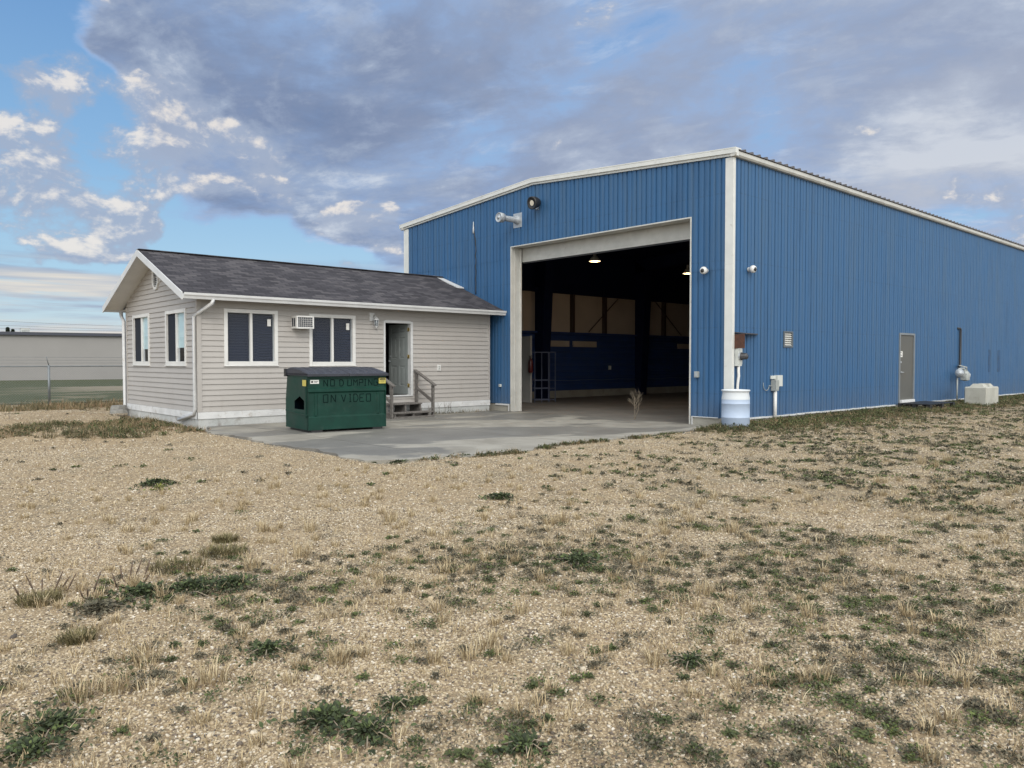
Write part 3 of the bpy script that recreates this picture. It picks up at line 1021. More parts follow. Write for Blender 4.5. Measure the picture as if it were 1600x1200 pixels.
# overhead door: frame and raised door
mb = MB()
mb.box(-0.045, 0.0, D1 - 0.005, D1 + 0.03, 0.02, DH + 0.03)
mb.box(-0.045, 0.0, D0 - 0.035, D0 + 0.0, 0.02, DH + 0.03)
mb.box(-0.045, 0.0, D0, D1 - 0.005, DH, DH + 0.03)
mb.box(0.0, 0.34, D1, D1 + 0.02, 0.01, DH + 0.02)
mb.box(0.10, 0.115, D1 - 0.018, D1, 0.01, DH)
mb.box(0.30, 0.345, D1 - 0.05, D1, 0.01, DH - 0.02)
mb.box(0.0, 0.34, D0 - 0.03, D0, 0.01, DH + 0.02)
mb.box(0.0, 0.34, D0, D1, DH + 0.01, DH + 0.05)
mb.build('door_frame', M['cream'], shop, bevel=0.003)
mb = MB()
for k in range(3):
    z0 = 4.47 + k * 0.46
    mb.box(0.40, 0.45, D0 - 0.1, D1 + 0.1, z0, z0 + 0.452)
    mb.box(0.392, 0.40, D0 - 0.1, D1 + 0.1, z0 + 0.06, z0 + 0.40)
od = mb.build('overhead_door', M['cream'], shop, bevel=0.004)
mb = MB()
mb.box(0.41, 0.44, D0 - 0.1, D1 + 0.1, 4.43, 4.468)
mb.build('bottom_seal', M['rubber'], od)

# personnel door
mb = MB()
mb.box(DX0 - 0.02, DX0 + 0.055, -0.048, 0.02, 0.19, 2.38)
mb.box(DX1 - 0.055, DX1 + 0.02, -0.048, 0.02, 0.19, 2.38)
mb.box(DX0 + 0.055, DX1 - 0.055, -0.048, 0.02, 2.325, 2.385)
mb.build('entry_door_frame', mat('door_frame_paint', (0.18, 0.20, 0.22), 0.5), shop)
mb = MB()
mb.box(DX0 + 0.055, DX1 - 0.055, -0.015, 0.03, 0.32, 2.325)
dr = mb.build('entry_door', M['doorgrey'], shop)
mb = MB()
mb.box(DX0 + 0.06, DX1 - 0.06, -0.10, 0.03, 0.175, 0.315)
mb.build('threshold', M['whitebase'], shop)
mb = MB()
mb.tube([(DX0 + 0.14, -0.015, 1.17), (DX0 + 0.14, -0.07, 1.17)], 0.022)
mb.tube([(DX0 + 0.14, -0.07, 1.17), (DX0 + 0.27, -0.07, 1.17)], 0.011)
mb.build('handle', M['galv'], dr)
mb = MB()
mb.tube([(DX0 + 0.13, -0.015, 1.48), (DX0 + 0.13, -0.045, 1.48)], 0.028)
mb.build('deadbolt', M['galv'], dr)
mb = MB()
mb.box(DX0 + 0.08, DX0 + 0.28, -0.019, -0.0155, 1.64, 1.82)
sg = mb.build('notice', M['label'], dr)
mb = MB()
mb.box(DX0 + 0.10, DX0 + 0.21, -0.021, -0.0195, 1.77, 1.785)
mb.box(DX0 + 0.10, DX0 + 0.24, -0.021, -0.0195, 1.68, 1.695)
mb.box(DX0 + 0.10, DX0 + 0.20, -0.021, -0.0195, 1.72, 1.73)
mb.build('notice_print', M['ink'], sg)

# louvred vent in the long wall
mb = MB()
mb.box(2.24, 2.28, -0.055, 0.0, 1.85, 2.25)
mb.box(2.65, 2.69, -0.055, 0.0, 1.85, 2.25)
mb.box(2.28, 2.65, -0.055, 0.0, 1.85, 1.89)
mb.box(2.28, 2.65, -0.055, 0.0, 2.215, 2.25)
mb.box(2.28, 2.65, 0.01, 0.03, 1.86, 2.24)
v_ = mb.build('louvre_frame', mat('vent_frame', (0.10, 0.12, 0.14), 0.6), shop)
mb = MB()
for k in range(6):
    z0 = 1.90 + k * 0.053
    mb.add([(2.29, -0.045, z0), (2.64, -0.045, z0), (2.64, -0.008, z0 + 0.045), (2.29, -0.008, z0 + 0.045)], [(0, 1, 2, 3)])
mb.build('louvre', M['cream'], v_)

# darker repaint patches far along the wall (old sign and bracket)
pm_ = mat('dark_blue_paint', (0.018, 0.066, 0.155), 0.5, var=0.3)
for a, b, z0, z1 in ((17.6, 17.9, 1.1, 1.95), (18.7, 19.1, 1.1, 1.95)):
    mb = MB()
    clad(mb, a, b, lambda s_, n_, z_: (s_, -n_ - 0.0045, z_), z0, z1)
    mb.build('repaint_patch', pm_, shop)

# ------------------------------------------------------------------ office
OX0, OX1, OY0, OY1 = -8.93, -0.26, 8.15, 13.45
RY, RZ, EY0, EY1 = 10.80, 4.27, 7.72, 13.88
RS = (RZ - 3.03) / (RY - EY0)
office = thing('office_building', (OX0, OY0, 0), 'small single storey office with beige vinyl siding and dark shingle gable roof', 'building')
XDOOR = (-4.00, -3.09, 0.57, 2.60)
LWIN = [(-8.34, -7.02, 1.41, 2.73), (-6.19, -4.87, 1.40, 2.70)]
GWIN = [(11.48, 12.86, 1.41, 2.75), (8.84, 10.24, 1.41, 2.74)]


def walltop(y):
    return RZ - 0.10 - abs(y - RY) * RS


def segs(a, b, z, holes):
    out = [(a, b)]
    for h0, h1, z0, z1 in holes:
        if z0 - 1e-6 < z < z1:
            nxt = []
            for p, q in out:
                if h1 <= p or h0 >= q:
                    nxt.append((p, q))
                else:
                    if h0 > p:
                        nxt.append((p, h0))
                    if h1 < q:
                        nxt.append((h1, q))
            out = nxt
    return out


def siding(mb, a, b, z0, z1, fn, holes, gable=None):
    H = 0.126
    z_ = z0
    edges_ = sorted(set([z0] + [q for h in holes for q in h[2:]]))
    while z_ < z1:
        zt = min(z_ + H, z1)
        cuts = [z_] + [e for e in edges_ if z_ + 1e-4 < e < zt - 1e-4] + [zt]
        for lo, hi in zip(cuts[:-1], cuts[1:]):
            for p, q in segs(a, b, (lo + hi) / 2, holes):
                nl = 0.023 * (1 - (lo - z_) / H)
                nh = 0.023 * (1 - (hi - z_) / H)
                # "dutch lap": flat face, quick fall at the top
                if gable:
                    p0, q0 = gable(lo)
                    p1, q1 = gable(hi)
                    P = [fn(max(p, p0), nl, lo), fn(min(q, q0), nl, lo), fn(min(q, q1), nh, hi), fn(max(p, p1), nh, hi)]
                    if max(p, p1) >= min(q, q1) or max(p, p0) >= min(q, q0):
                        continue
                else:
                    P = [fn(p, nl, lo), fn(q, nl, lo), fn(q, nh, hi), fn(p, nh, hi)]
                mb.add(P, [(0, 1, 2, 3)])
                if lo == z_:
                    mb.add([P[0], P[1], fn(min(q, gable(lo)[1]) if gable else q, 0.0, lo), fn(max(p, gable(lo)[0]) if gable else p, 0.0, lo)], [(0, 1, 2, 3)])
        z_ = zt


longf = lambda s_, n_, z_: (s_, OY0 - n_, z_)
gabf = lambda s_, n_, z_: (OX0 - n_, s_, z_)
mb = MB()
siding(mb, OX0 + 0.01, OX1 - 0.01, 0.35, 2.98, longf, LWIN + [XDOOR])
mb.build('siding', M['siding'], office)
mb = MB()
siding(mb, OY0 + 0.01, OY1 - 0.01, 0.35, 4.20, gabf, GWIN, lambda z_: (max(OY0, RY - (RZ - 0.10 - z_) / RS), min(OY1, RY + (RZ - 0.10 - z_) / RS)))
mb.build('siding', M['siding'], office)
mb = MB()
mb.box(OX1 - 0.045, OX1 + 0.012, OY0 - 0.03, OY0 + 0.02, 0.35, 2.98)
mb.build('corner_post', M['siding'], office)
mb = MB()
mb.box(OX0 - 0.03, OX0 + 0.0, OY1 - 0.07, OY1 + 0.02, 0.35, 2.98)
mb.build('corner_post', M['siding'], office)
mb = MB()
mb.box(OX0 - 0.03, OX0 + 0.07, OY0 - 0.03, OY0 + 0.0, 0.35, 2.98)
mb.box(OX0 - 0.03, OX0 + 0.0, OY0, OY0 + 0.07, 0.35, 2.98)
mb.build('corner_post', M['siding'], office)
# walls behind the siding, with openings
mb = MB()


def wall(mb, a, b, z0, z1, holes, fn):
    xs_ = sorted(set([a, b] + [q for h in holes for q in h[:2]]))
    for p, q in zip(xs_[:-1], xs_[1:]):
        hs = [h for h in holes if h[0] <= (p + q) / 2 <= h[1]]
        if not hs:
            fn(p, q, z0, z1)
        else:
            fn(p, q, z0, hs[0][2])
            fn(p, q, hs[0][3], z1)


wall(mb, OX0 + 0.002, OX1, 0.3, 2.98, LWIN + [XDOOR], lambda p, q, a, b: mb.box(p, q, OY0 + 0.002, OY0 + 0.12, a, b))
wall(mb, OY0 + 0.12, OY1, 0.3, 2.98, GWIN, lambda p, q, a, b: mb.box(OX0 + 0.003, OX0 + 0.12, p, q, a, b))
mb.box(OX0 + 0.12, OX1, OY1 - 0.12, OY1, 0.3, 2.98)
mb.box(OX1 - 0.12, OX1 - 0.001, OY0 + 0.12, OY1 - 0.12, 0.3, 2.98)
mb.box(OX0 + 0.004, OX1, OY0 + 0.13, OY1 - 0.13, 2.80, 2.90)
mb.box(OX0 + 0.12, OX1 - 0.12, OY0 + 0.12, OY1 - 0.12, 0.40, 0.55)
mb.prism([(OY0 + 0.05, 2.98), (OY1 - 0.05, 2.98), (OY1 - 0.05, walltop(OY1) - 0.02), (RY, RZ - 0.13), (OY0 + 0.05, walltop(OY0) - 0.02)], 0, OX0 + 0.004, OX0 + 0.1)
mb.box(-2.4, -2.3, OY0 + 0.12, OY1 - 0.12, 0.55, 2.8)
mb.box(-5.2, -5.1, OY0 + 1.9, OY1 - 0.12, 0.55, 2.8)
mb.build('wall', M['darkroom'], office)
# base board and footing
mb = MB()
mb.box(OX0 - 0.035, OX1 + 0.012, OY0 - 0.035, OY0, 0.19, 0.345)
mb.box(OX0 - 0.035, OX0, OY0 - 0.034, OY1 + 0.01, 0.19, 0.3455)
mb.build('base_board', M['whitebase'], office)
mb = MB()
mb.box(OX0 - 0.012, OX1, OY0 - 0.012, OY1, -0.1, 0.19)
mb.build('footing', M['footing'], office)


def slab(mb, x0, x1, ya, za, yb, zb, th):
    P = [(x0, ya, za), (x1, ya, za), (x1, yb, zb), (x0, yb, zb), (x0, ya, za - th), (x1, ya, za - th), (x1, yb, zb - th), (x0, yb, zb - th)]
    mb.add(P, [(0, 1, 2, 3), (7, 6, 5, 4), (0, 4, 5, 1), (1, 5, 6, 2), (2, 6, 7, 3), (3, 7, 4, 0)])


RX0, RX1 = -9.41, -0.05
mb = MB()
slab(mb, RX0, RX1, EY0 - 0.03, 3.03 - 0.012, RY, RZ, 0.022)
slab(mb, RX0, RX1, EY1 + 0.03, 3.03 - 0.012, RY, RZ, 0.022)
mb.bar((RX0, RY, RZ + 0.004), (RX1, RY, RZ + 0.004), 0.20, 0.02)
mb.build('roof', M['shingle'], office)
mb = MB()
for ey in (EY0, EY1):
    slab(mb, RX0 + 0.02, OX0 + 0.0, ey, 3.03 - 0.09, RY, RZ - 0.09, 0.015)
    s_ = 1 if ey == EY0 else -1
    slab(mb, OX0 + 0.0, RX1, ey, 3.03 - 0.04, RY, RZ - 0.04, 0.02)
    mb.box(OX0, RX1, min(ey, OY0 if s_ > 0 else OY1), max(ey, OY0 if s_ > 0 else OY1), 2.925, 2.945)
mb.build('soffit', M['white'], office)
mb = MB()
for ey in (EY0, EY1):
    slab(mb, RX0 - 0.022, RX0 - 0.001, ey - (0.02 if ey == EY0 else -0.02), 3.03 - 0.012, RY, RZ - 0.004, 0.165)
mb.build('rake_board', M['white'], office)
# gutter
for k, (ey, s_) in enumerate(((EY0, -1), (EY1, 1))):
    mb = MB()
    prof = [(0, 3.0), (0, 2.88), (s_ * 0.07, 2.88), (s_ * 0.085, 2.93), (s_ * 0.11, 2.96), (s_ * 0.115, 3.01), (s_ * 0.105, 3.01), (s_ * 0.10, 2.965), (s_ * 0.07, 2.90), (s_ * 0.01, 2.895), (s_ * 0.01, 3.0)]
    mb.prism([(ey + a, b) for a, b in prof], 0, RX0, RX1 + 0.02)
    gt = mb.build('gutter', M['white'], office)
# downspouts
mb = MB()
mb.tube([(-8.75, EY0 - 0.05, 2.89), (-8.78, EY0 - 0.05, 2.80), (-8.93, OY0 - 0.07, 2.60), (-9.0, OY0 + 0.03, 2.52), (-9.0, OY0 + 0.03, 0.42), (-9.0, OY0 + 0.12, 0.30), (-9.02, OY0 + 1.05, 0.12)], 0.045, 4)
mb.build('downspout', M['white'], office)
mb = MB()
mb.tube([(-8.95, EY1 + 0.04, 2.90), (-8.95, EY1 + 0.02, 2.78), (-8.99, OY1 + 0.10, 2.62), (-8.99, OY1 + 0.06, 0.30), (-9.05, OY1 + 0.0, 0.22)], 0.05, 4)
mb.build('downspout', M['white'], office)
# octagonal gable vent
mb = MB()
ov = [(10.90 + 0.22 * a, 3.62 + 0.30 * b) for a, b in ((0.42, 1), (1, 0.5), (1, -0.5), (0.42, -1), (-0.42, -1), (-1, -0.5), (-1, 0.5), (-0.42, 1))]
iv = [(10.90 + 0.16 * a, 3.62 + 0.235 * b) for a, b in ((0.42, 1), (1, 0.5), (1, -0.5), (0.42, -1), (-0.42, -1), (-1, -0.5), (-1, 0.5), (-0.42, 1))]
xo, xi = OX0 - 0.055, OX0 - 0.02
P = [(xo, *p) for p in ov] + [(xo, *p) for p in iv] + [(OX0, *p) for p in ov] + [(xi, *p) for p in iv]
F = []
for i in range(8):
    j = (i + 1) % 8
    F += [(i, j, 8 + j, 8 + i), (i, 16 + i, 16 + j, j), (8 + i, 8 + j, 24 + j, 24 + i)]
mb.add(P, F)
gv = mb.build('gable_vent', M['vinyl'], office)
mb = MB()
mb.add(P[24:], [tuple(range(8))])
mb.build('vent_shade_backing', M['black'], gv)  # black sheet stands in for the shade behind the slats
mb = MB()
for k in range(9):
    z0 = 3.405 + k * 0.048
    hw = 0.15 if abs(z0 + 0.02 - 3.6) < 0.13 else 0.15 - (abs(z0 + 0.02 - 3.6) - 0.13) * 0.75
    mb.add([(xo + 0.002, 10.90 - hw, z0), (xo + 0.002, 10.90 + hw, z0), (xi - 0.004, 10.90 + hw, z0 + 0.022), (xi - 0.004, 10.90 - hw, z0 + 0.022)], [(0, 1, 2, 3)])
mb.build('slat', M['vinyl'], gv)


# windows
def window(a0, a1, z0, z1, fn, kind, label=None):
    fw = 0.085
    am = (a0 + a1) / 2
    mb = MB(fn)
    # local (s, n, z); n outward
    for p, q, u, w in ((a0, a0 + fw, z0, z1), (a1 - fw, a1, z0, z1), (a0 + fw, a1 - fw, z0, z0 + fw + 0.01), (a0 + fw, a1 - fw, z1 - fw, z1)):
        mb.box(p, q, -0.09, 0.035, u, w)
    mb.box(am - 0.03, am + 0.03, -0.07, 0.012, z0 + fw + 0.01, z1 - fw)
    mb.box(a0 - 0.012, a1 + 0.012, 0.0, 0.055, z0 - 0.02, z0 - 0.001)
    f_ = mb.build('window', M['vinyl'], office, bevel=0.003)
    if label:
        f_['label'] = label
    for p, q in ((a0 + fw, am - 0.03), (am + 0.03, a1 - fw)):
        mb = MB(fn)
        mb.quad((p, -0.03, z0 + fw), (q, -0.03, z0 + fw), (q, -0.03, z1 - fw), (p, -0.03, z1 - fw))
        mb.build('pane', M['glass'], f_)
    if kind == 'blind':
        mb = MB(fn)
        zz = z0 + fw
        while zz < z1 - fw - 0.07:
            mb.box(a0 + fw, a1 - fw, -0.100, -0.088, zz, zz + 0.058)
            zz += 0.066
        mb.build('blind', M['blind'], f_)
        mb = MB(fn)
        mb.box(a1 - fw - 0.16, a1 - fw - 0.07, -0.029, -0.026, z1 - fw - 0.29, z1 - fw - 0.12)
        mb.build('sticker', M['label'], f_)
    else:
        mb = MB(fn)
        mb.box(am + 0.031, a1 - fw - 0.001, -0.05, -0.042, z0 + 0.42, z1 - fw - 0.001)  # pale sheet coloured as the sky reflected in this sash
        mb.build('blind', M['reflectblind'], f_)
        mb = MB(fn)
        mb.quad((a0 + fw, -0.012, z0 + fw), (am - 0.03, -0.012, z0 + fw), (am - 0.03, -0.012, z1 - fw), (a0 + fw, -0.012, z1 - fw))
        mb.build('insect_screen', M['screen'], f_)


for w_ in LWIN:
    window(*w_, longf, 'blind')
gwf = lambda s_, n_, z_: (OX0 - n_, -s_, z_)
for w_ in GWIN:      # mirrored so that the screened sash is on the left as seen from the yard
    window(-w_[1], -w_[0], w_[2], w_[3], gwf, 'screen')

# office door: frame and six-panel slab swung inward
a0, a1, z0, z1 = XDOOR
mb = MB()
mb.box(a0 - 0.01, a0 + 0.045, OY0 - 0.035, OY0 + 0.13, z0 - 0.02, z1)
mb.box(a1 - 0.045, a1 + 0.03, OY0 - 0.035, OY0 + 0.13, z0 - 0.02, z1)
mb.box(a0 + 0.045, a1 - 0.045, OY0 - 0.035, OY0 + 0.13, z1 - 0.05, z1 + 0.02)
mb.box(a0 - 0.01, a1 + 0.01, OY0 - 0.055, OY0 + 0.13, z0 - 0.02, z0 + 0.012)
mb.build('door_frame', M['white'], office)
DA = math.radians(84)
hx, hy = a1 - 0.055, OY0 + 0.10


def dtf(s_, n_, z_):       # s from the hinge to the free edge, n out of the outer face
    return (hx - s_ * math.cos(DA) - n_ * math.sin(DA), hy + s_ * math.sin(DA) - n_ * math.cos(DA), z_)


mb = MB(dtf)
dw, dh0, dh1 = 0.82, z0 + 0.02, z1 - 0.06
xs_ = [0, 0.11, 0.36, 0.46, 0.71, dw]
zs_ = [dh0, dh0 + 0.22, dh0 + 0.80, dh0 + 0.98, dh0 + 1.60, dh0 + 1.70, dh0 + 1.86, dh1]
for i in range(5):
    for j in range(7):
        if i in (1, 3) and j in (1, 3, 5):
            p, q, u, w = xs_[i], xs_[i + 1], zs_[j], zs_[j + 1]
            m_ = 0.035
            mb.add([(p, 0, u), (q, 0, u), (q, 0, w), (p, 0, w), (p + m_, -0.012, u + m_), (q - m_, -0.012, u + m_), (q - m_, -0.012, w - m_), (p + m_, -0.012, w - m_),
                    (p + 2 * m_, -0.002, u + 2 * m_), (q - 2 * m_, -0.002, u + 2 * m_), (q - 2 * m_, -0.002, w - 2 * m_), (p + 2 * m_, -0.002, w - 2 * m_)],
                   [(0, 1, 5, 4), (1, 2, 6, 5), (2, 3, 7, 6), (3, 0, 4, 7), (4, 5, 9, 8), (5, 6, 10, 9), (6, 7, 11, 10), (7, 4, 8, 11), (8, 9, 10, 11)])
        else:
            mb.quad((xs_[i], 0, zs_[j]), (xs_[i + 1], 0, zs_[j]), (xs_[i + 1], 0, zs_[j + 1]), (xs_[i], 0, zs_[j + 1]))
mb.quad((0, -0.044, dh0), (dw, -0.044, dh0), (dw, -0.044, dh1), (0, -0.044, dh1))
mb.quad((0, 0, dh0), (0, -0.044, dh0), (0, -0.044, dh1), (0, 0, dh1))
mb.quad((dw, 0, dh0), (dw, -0.044, dh0), (dw, -0.044, dh1), (dw, 0, dh1))
mb.quad((0, 0, dh1), (dw, 0, dh1), (dw, -0.044, dh1), (0, -0.044, dh1))
odr = mb.build('door', M['doorwhite'], office)
for hz in (dh0 + 0.2, dh0 + 1.0, dh0 + 1.75):
    mb = MB()
    mb.box(hx - 0.004, hx + 0.010, hy - 0.075, hy + 0.005, hz, hz + 0.10)
    mb.tube([(hx - 0.004, hy - 0.01, hz - 0.005), (hx - 0.004, hy - 0.01, hz + 0.105)], 0.009)
    mb.build('hinge', M['brass'], odr)
mb = MB(dtf)
mb.tube([(dw - 0.07, 0.0, dh0 + 0.92), (dw - 0.07, 0.035, dh0 + 0.92)], 0.014)
mb.lathe((dw - 0.07, 0.03, dh0 + 0.92), (0, 1, 0), [(0, 0.0), (0.0, 0.018), (0.012, 0.029), (0.03, 0.026), (0.038, 0.0)], 14)
mb.build('doorknob', M['galv'], odr)
mb = MB(dtf)
mb.tube([(dw - 0.07, 0.0, dh0 + 1.06), (dw - 0.07, 0.02, dh0 + 1.06)], 0.026, 12)
mb.build('deadbolt', M['galv'], odr)

# roof flashing patch against the blue wall
mb = MB()
zf = lambda y: RZ - abs(y - RY) * RS
P = []
for (xa, yy) in ((-0.30, 10.95), (-0.045, 10.95), (-0.045, 9.62), (-0.30, 9.62)):
    P.append((xa, yy, zf(min(yy, RY)) + 0.05))
P += [(p[0], p[1], p[2] - 0.03) for p in P]
mb.add(P, [(0, 1, 2, 3), (7, 6, 5, 4), (0, 4, 5, 1), (1, 5, 6, 2), (2, 6, 7, 3), (3, 7, 4, 0)])
mb.build('flashing', M['white'], office)

# power socket on the siding
mb = MB()
mb.box(-2.225, -2.105, OY0 - 0.045, OY0 - 0.005, 1.24, 1.41)
sk = mb.build('outlet_box', M['vinyl'], office, bevel=0.004)
mb = MB()
mb.box(-2.19, -2.14, OY0 - 0.050, OY0 - 0.0455, 1.28, 1.315)
mb.box(-2.19, -2.14, OY0 - 0.050, OY0 - 0.0455, 1.335, 1.37)
mb.build('socket', M['greybox'], sk)

# ------------------------------------------------------------------ window air conditioner
ac = thing('air_conditioner', (-6.45, OY0, 2.28), 'boxy white air conditioner sticking out between the two dark front windows', 'air conditioner')
AX0, AX1, AY, AZ0, AZ1 = -6.66, -6.20, OY0 - 0.30, 2.31, 2.62
mb = MB()
mb.box(AX0, AX1, OY0 - 0.27, OY0 + 0.1, AZ0, AZ1)
for p, q, u, w in ((AX0, AX0 + 0.035, AZ0, AZ1), (AX1 - 0.035, AX1, AZ0, AZ1), (AX0 + 0.035, AX1 - 0.035, AZ0, AZ0 + 0.035), (AX0 + 0.035, AX1 - 0.035, AZ1 - 0.035, AZ1)):
    mb.box(p, q, AY, OY0 - 0.271, u, w)
mb.build('housing', M['vinyl'], ac, bevel=0.004)
mb = MB()
mb.box(AX0 + 0.035, AX1 - 0.035, OY0 - 0.278, OY0 - 0.272, AZ0 + 0.035, AZ1 - 0.035)
for k in range(2):
    mb.box(AX0 - 0.003, AX0 - 0.001, OY0 - 0.22 + k * 0.1, OY0 - 0.15 + k * 0.1, AZ0 + 0.05, AZ1 - 0.05)
mb.build('coil', mat('coil_fins', (0.035, 0.04, 0.055), 0.6), ac)
mb = MB()
for k in range(1, 8):
    q = AX0 + 0.035 + k * (AX1 - AX0 - 0.07) / 8
    mb.box(q - 0.003, q + 0.003, OY0 - 0.292, OY0 - 0.286, AZ0 + 0.036, AZ1 - 0.036)
for k in range(1, 5):
    q = AZ0 + 0.035 + k * (AZ1 - AZ0 - 0.07) / 5
    mb.box(AX0 + 0.036, AX1 - 0.036, OY0 - 0.298, OY0 - 0.293, q - 0.003, q + 0.003)
mb.build('grille', M['vinyl'], ac)

# ------------------------------------------------------------------ wall lantern
LXc = -4.32
lan = thing('wall_lantern', (LXc, OY0, 2.4), 'small white coach lantern on the beige siding left of the office door', 'wall lamp')
mb = MB()
mb.box(LXc - 0.13, LXc + 0.03, OY0 - 0.035, OY0 - 0.015, 2.58, 2.80)
mb.tube([(LXc - 0.02, OY0 - 0.03, 2.70), (LXc + 0.0, OY0 - 0.10, 2.73), (LXc + 0.02, OY0 - 0.13, 2.66)], 0.014)
mb.build('bracket', M['whitebase'], lan)
lx, ly = LXc + 0.02, OY0 - 0.13
mb = MB()
mb.lathe((lx, ly, 2.70), (0, 0, -1), [(0, 0.0), (0.01, 0.025), (0.05, 0.05), (0.09, 0.085), (0.10, 0.08)], 8)
mb.build('cap', M['white'], lan)
mb = MB()
mb.lathe((lx, ly, 2.60), (0, 0, -1), [(0, 0.072), (0.16, 0.038)], 6)
mb.build('lantern_glass', M['glass'], lan)
mb = MB()
for k in range(6):
    a = math.pi * 2 * k / 6
    mb.tube([(lx + 0.075 * math.cos(a), ly + 0.075 * math.sin(a), 2.60), (lx + 0.04 * math.cos(a), ly + 0.04 * math.sin(a), 2.44)], 0.005, 5)
mb.lathe((lx, ly, 2.445), (0, 0, -1), [(0, 0.045), (0.02, 0.035), (0.06, 0.008), (0.09, 0.0)], 8)
mb.tube([(lx, ly, 2.58), (lx, ly, 2.50)], 0.018)
mb.build('cage', M['white'], lan)

# ------------------------------------------------------------------ steps
st = thing('wooden_steps', (-3.72, 7.6, 0), 'weathered wooden steps with two handrails below the open office door', 'steps')
SX0, SX1 = -4.28, -3.02
mb = MB()
mb.box(SX0, SX1, 7.22, 7.52, 0.135, 0.172)
mb.build('tread', M['wood'], st, bevel=0.004)
mb = MB()
mb.box(SX0, SX1 - 0.1, 7.60, 7.86, 0.345, 0.382)
mb.box(SX0, SX1 - 0.1, 7.87, 8.12, 0.345, 0.382)
mb.build('tread', M['wood'], st, bevel=0.004)
mb = MB()
for xx in (SX0 + 0.03, (SX0 + SX1) / 2 - 0.02, SX1 - 0.16):
    mb.prism([(7.25, 0.016), (8.11, 0.016), (8.11, 0.345), (7.64, 0.345), (7.60, 0.135), (7.25, 0.135)], 0, xx, xx + 0.045)
mb.box(SX0, SX1, 7.23, 7.255, 0.016, 0.06)
mb.build('stringer', M['wood'], st)
for sx, lab in ((SX0 - 0.06, None), (SX1 + 0.0, None)):
    mb = MB()
    mb.box(sx, sx + 0.05, 7.24, 7.33, 0.016, 0.86)
    mb.box(sx, sx + 0.05, 8.00, 8.09, 0.25, 1.22)
    mb.bar((sx + 0.025, 8.05, 0.78), (sx + 0.025, 7.27, 0.42), 0.035, 0.08)
    mb.build('rail_post', M['wood'], st)
    mb = MB()
    mb.bar((sx + 0.025, 8.12, 1.265), (sx + 0.025, 7.18, 0.86), 0.10, 0.04)
    mb.build('handrail', M['wood'], st)

# ------------------------------------------------------------------ dumpster
FLp, ang = Vector((-7.80, 5.10)), math.radians(-5.5)
dca, dsa = math.cos(ang), math.sin(ang)


def dtfm(x_, y_, z_):
    return (FLp.x + x_ * dca - y_ * dsa, FLp.y + x_ * dsa + y_ * dca, z_ + 0.016)


dp = thing('dumpster', (FLp.x, FLp.y, 0.016), 'dark green steel dumpster with black lids and hand painted lettering on the apron', 'dumpster')
DW, DD = 1.80, 1.28
mb = MB(dtfm)
prof = [(0.0, 0.05), (DD, 0.05), (DD, 0.66), (DD - 0.12, 1.28), (0.02, 1.20), (0.02, 0.2)]
# front skin with pressed bands (y outwards is negative)
fp = [(0.0, 0.05), (-0.0, 0.31), (0.035, 0.345), (0.035, 0.82), (0.0, 0.85), (0.0, 0.905), (0.03, 0.935), (0.03, 1.13), (0.0, 1.135), (0.0, 1.21)]
for (ya, za), (yb, zb) in zip(fp[:-1], fp[1:]):
    mb.quad((0.0, ya, za), (DW, ya, za), (DW, yb, zb), (0.0, yb, zb))
# end stiles closing the recesses
for xa, xb in ((0.0, 0.012), (DW - 0.012, DW)):
    mb.box(xa, xb, 0.001, 0.05, 0.06, 1.2)
mb.quad((0, DD, 0.05), (DW, DD, 0.05), (DW, DD, 0.66), (0, DD, 0.66))
mb.quad((0, DD, 0.66), (DW, DD, 0.66), (DW, DD - 0.12, 1.28), (0, DD - 0.12, 1.28))
mb.quad((0, 0, 0.05), (DW, 0, 0.05), (DW, DD, 0.05), (0, DD, 0.05))
mb.quad((0, 0.0, 1.20), (DW, 0.0, 1.20), (DW, DD - 0.12, 1.275), (0, DD - 0.12, 1.275))
# right side
mb.add([(DW, 0, 0.05), (DW, DD, 0.05), (DW, DD, 0.66), (DW, DD - 0.12, 1.28), (DW, 0, 1.2)], [(0, 1, 2, 3, 4)])
# left side with the hole of the fork pocket
h = [(0.22, 0.47), (0.76, 0.47), (0.76, 0.64), (0.46, 0.75), (0.22, 0.66)]
o5 = [(0, 0.05), (DD, 0.05), (DD, 0.66), (DD - 0.12, 1.28), (0, 1.2)]
P = [(0, a, b) for a, b in o5] + [(0, a, b) for a, b in h] + [(0.8, a, b) for a, b in h]
F = []
for i in range(5):
    j = (i + 1) % 5
    F.append((i, j, 5 + j, 5 + i))
mb.add(P, F)
mb.build('body', M['green'], dp)
mb = MB(dtfm)
mb.add(P[5:], [(0, 1, 6, 5), (1, 2, 7, 6), (2, 3, 8, 7), (3, 4, 9, 8), (4, 0, 5, 9), (5, 6, 7, 8, 9)])
pk = mb.build('fork_pocket', M['pocketshade'], dp)
mb = MB(dtfm)
for xx in (0.14, DW - 0.22):
    mb.prism([(xx, 0.036), (xx + 0.02, 0.012), (xx + 0.06, 0.012), (xx + 0.08, 0.036)], 2, 0.35, 0.81)
mb.box(-0.02, DW + 0.02, -0.025, 0.03, 1.165, 1.215)
mb.box(-0.02, 0.0, 0.03, DD - 0.12, 1.19, 1.24)
mb.box(DW, DW + 0.02, 0.03, DD - 0.12, 1.19, 1.24)
mb.box(0.02, DW - 0.02, DD - 0.13, DD - 0.06, 1.24, 1.30)
mb.box(-0.012, -0.001, 0.10, 0.16, 0.3, 1.0)
mb.bar((-0.006, 0.02, 0.36), (-0.006, DD - 0.02, 0.42), 0.02, 0.03)
mb.build('rib', M['green'], dp)
for a, b in ((0.08, 0.32), (DW - 0.32, DW - 0.08)):
    mb = MB(dtfm)
    mb.box(a, b, 0.02, DD - 0.05, 0.0, 0.052)
    mb.build('skid', M['black'], dp)
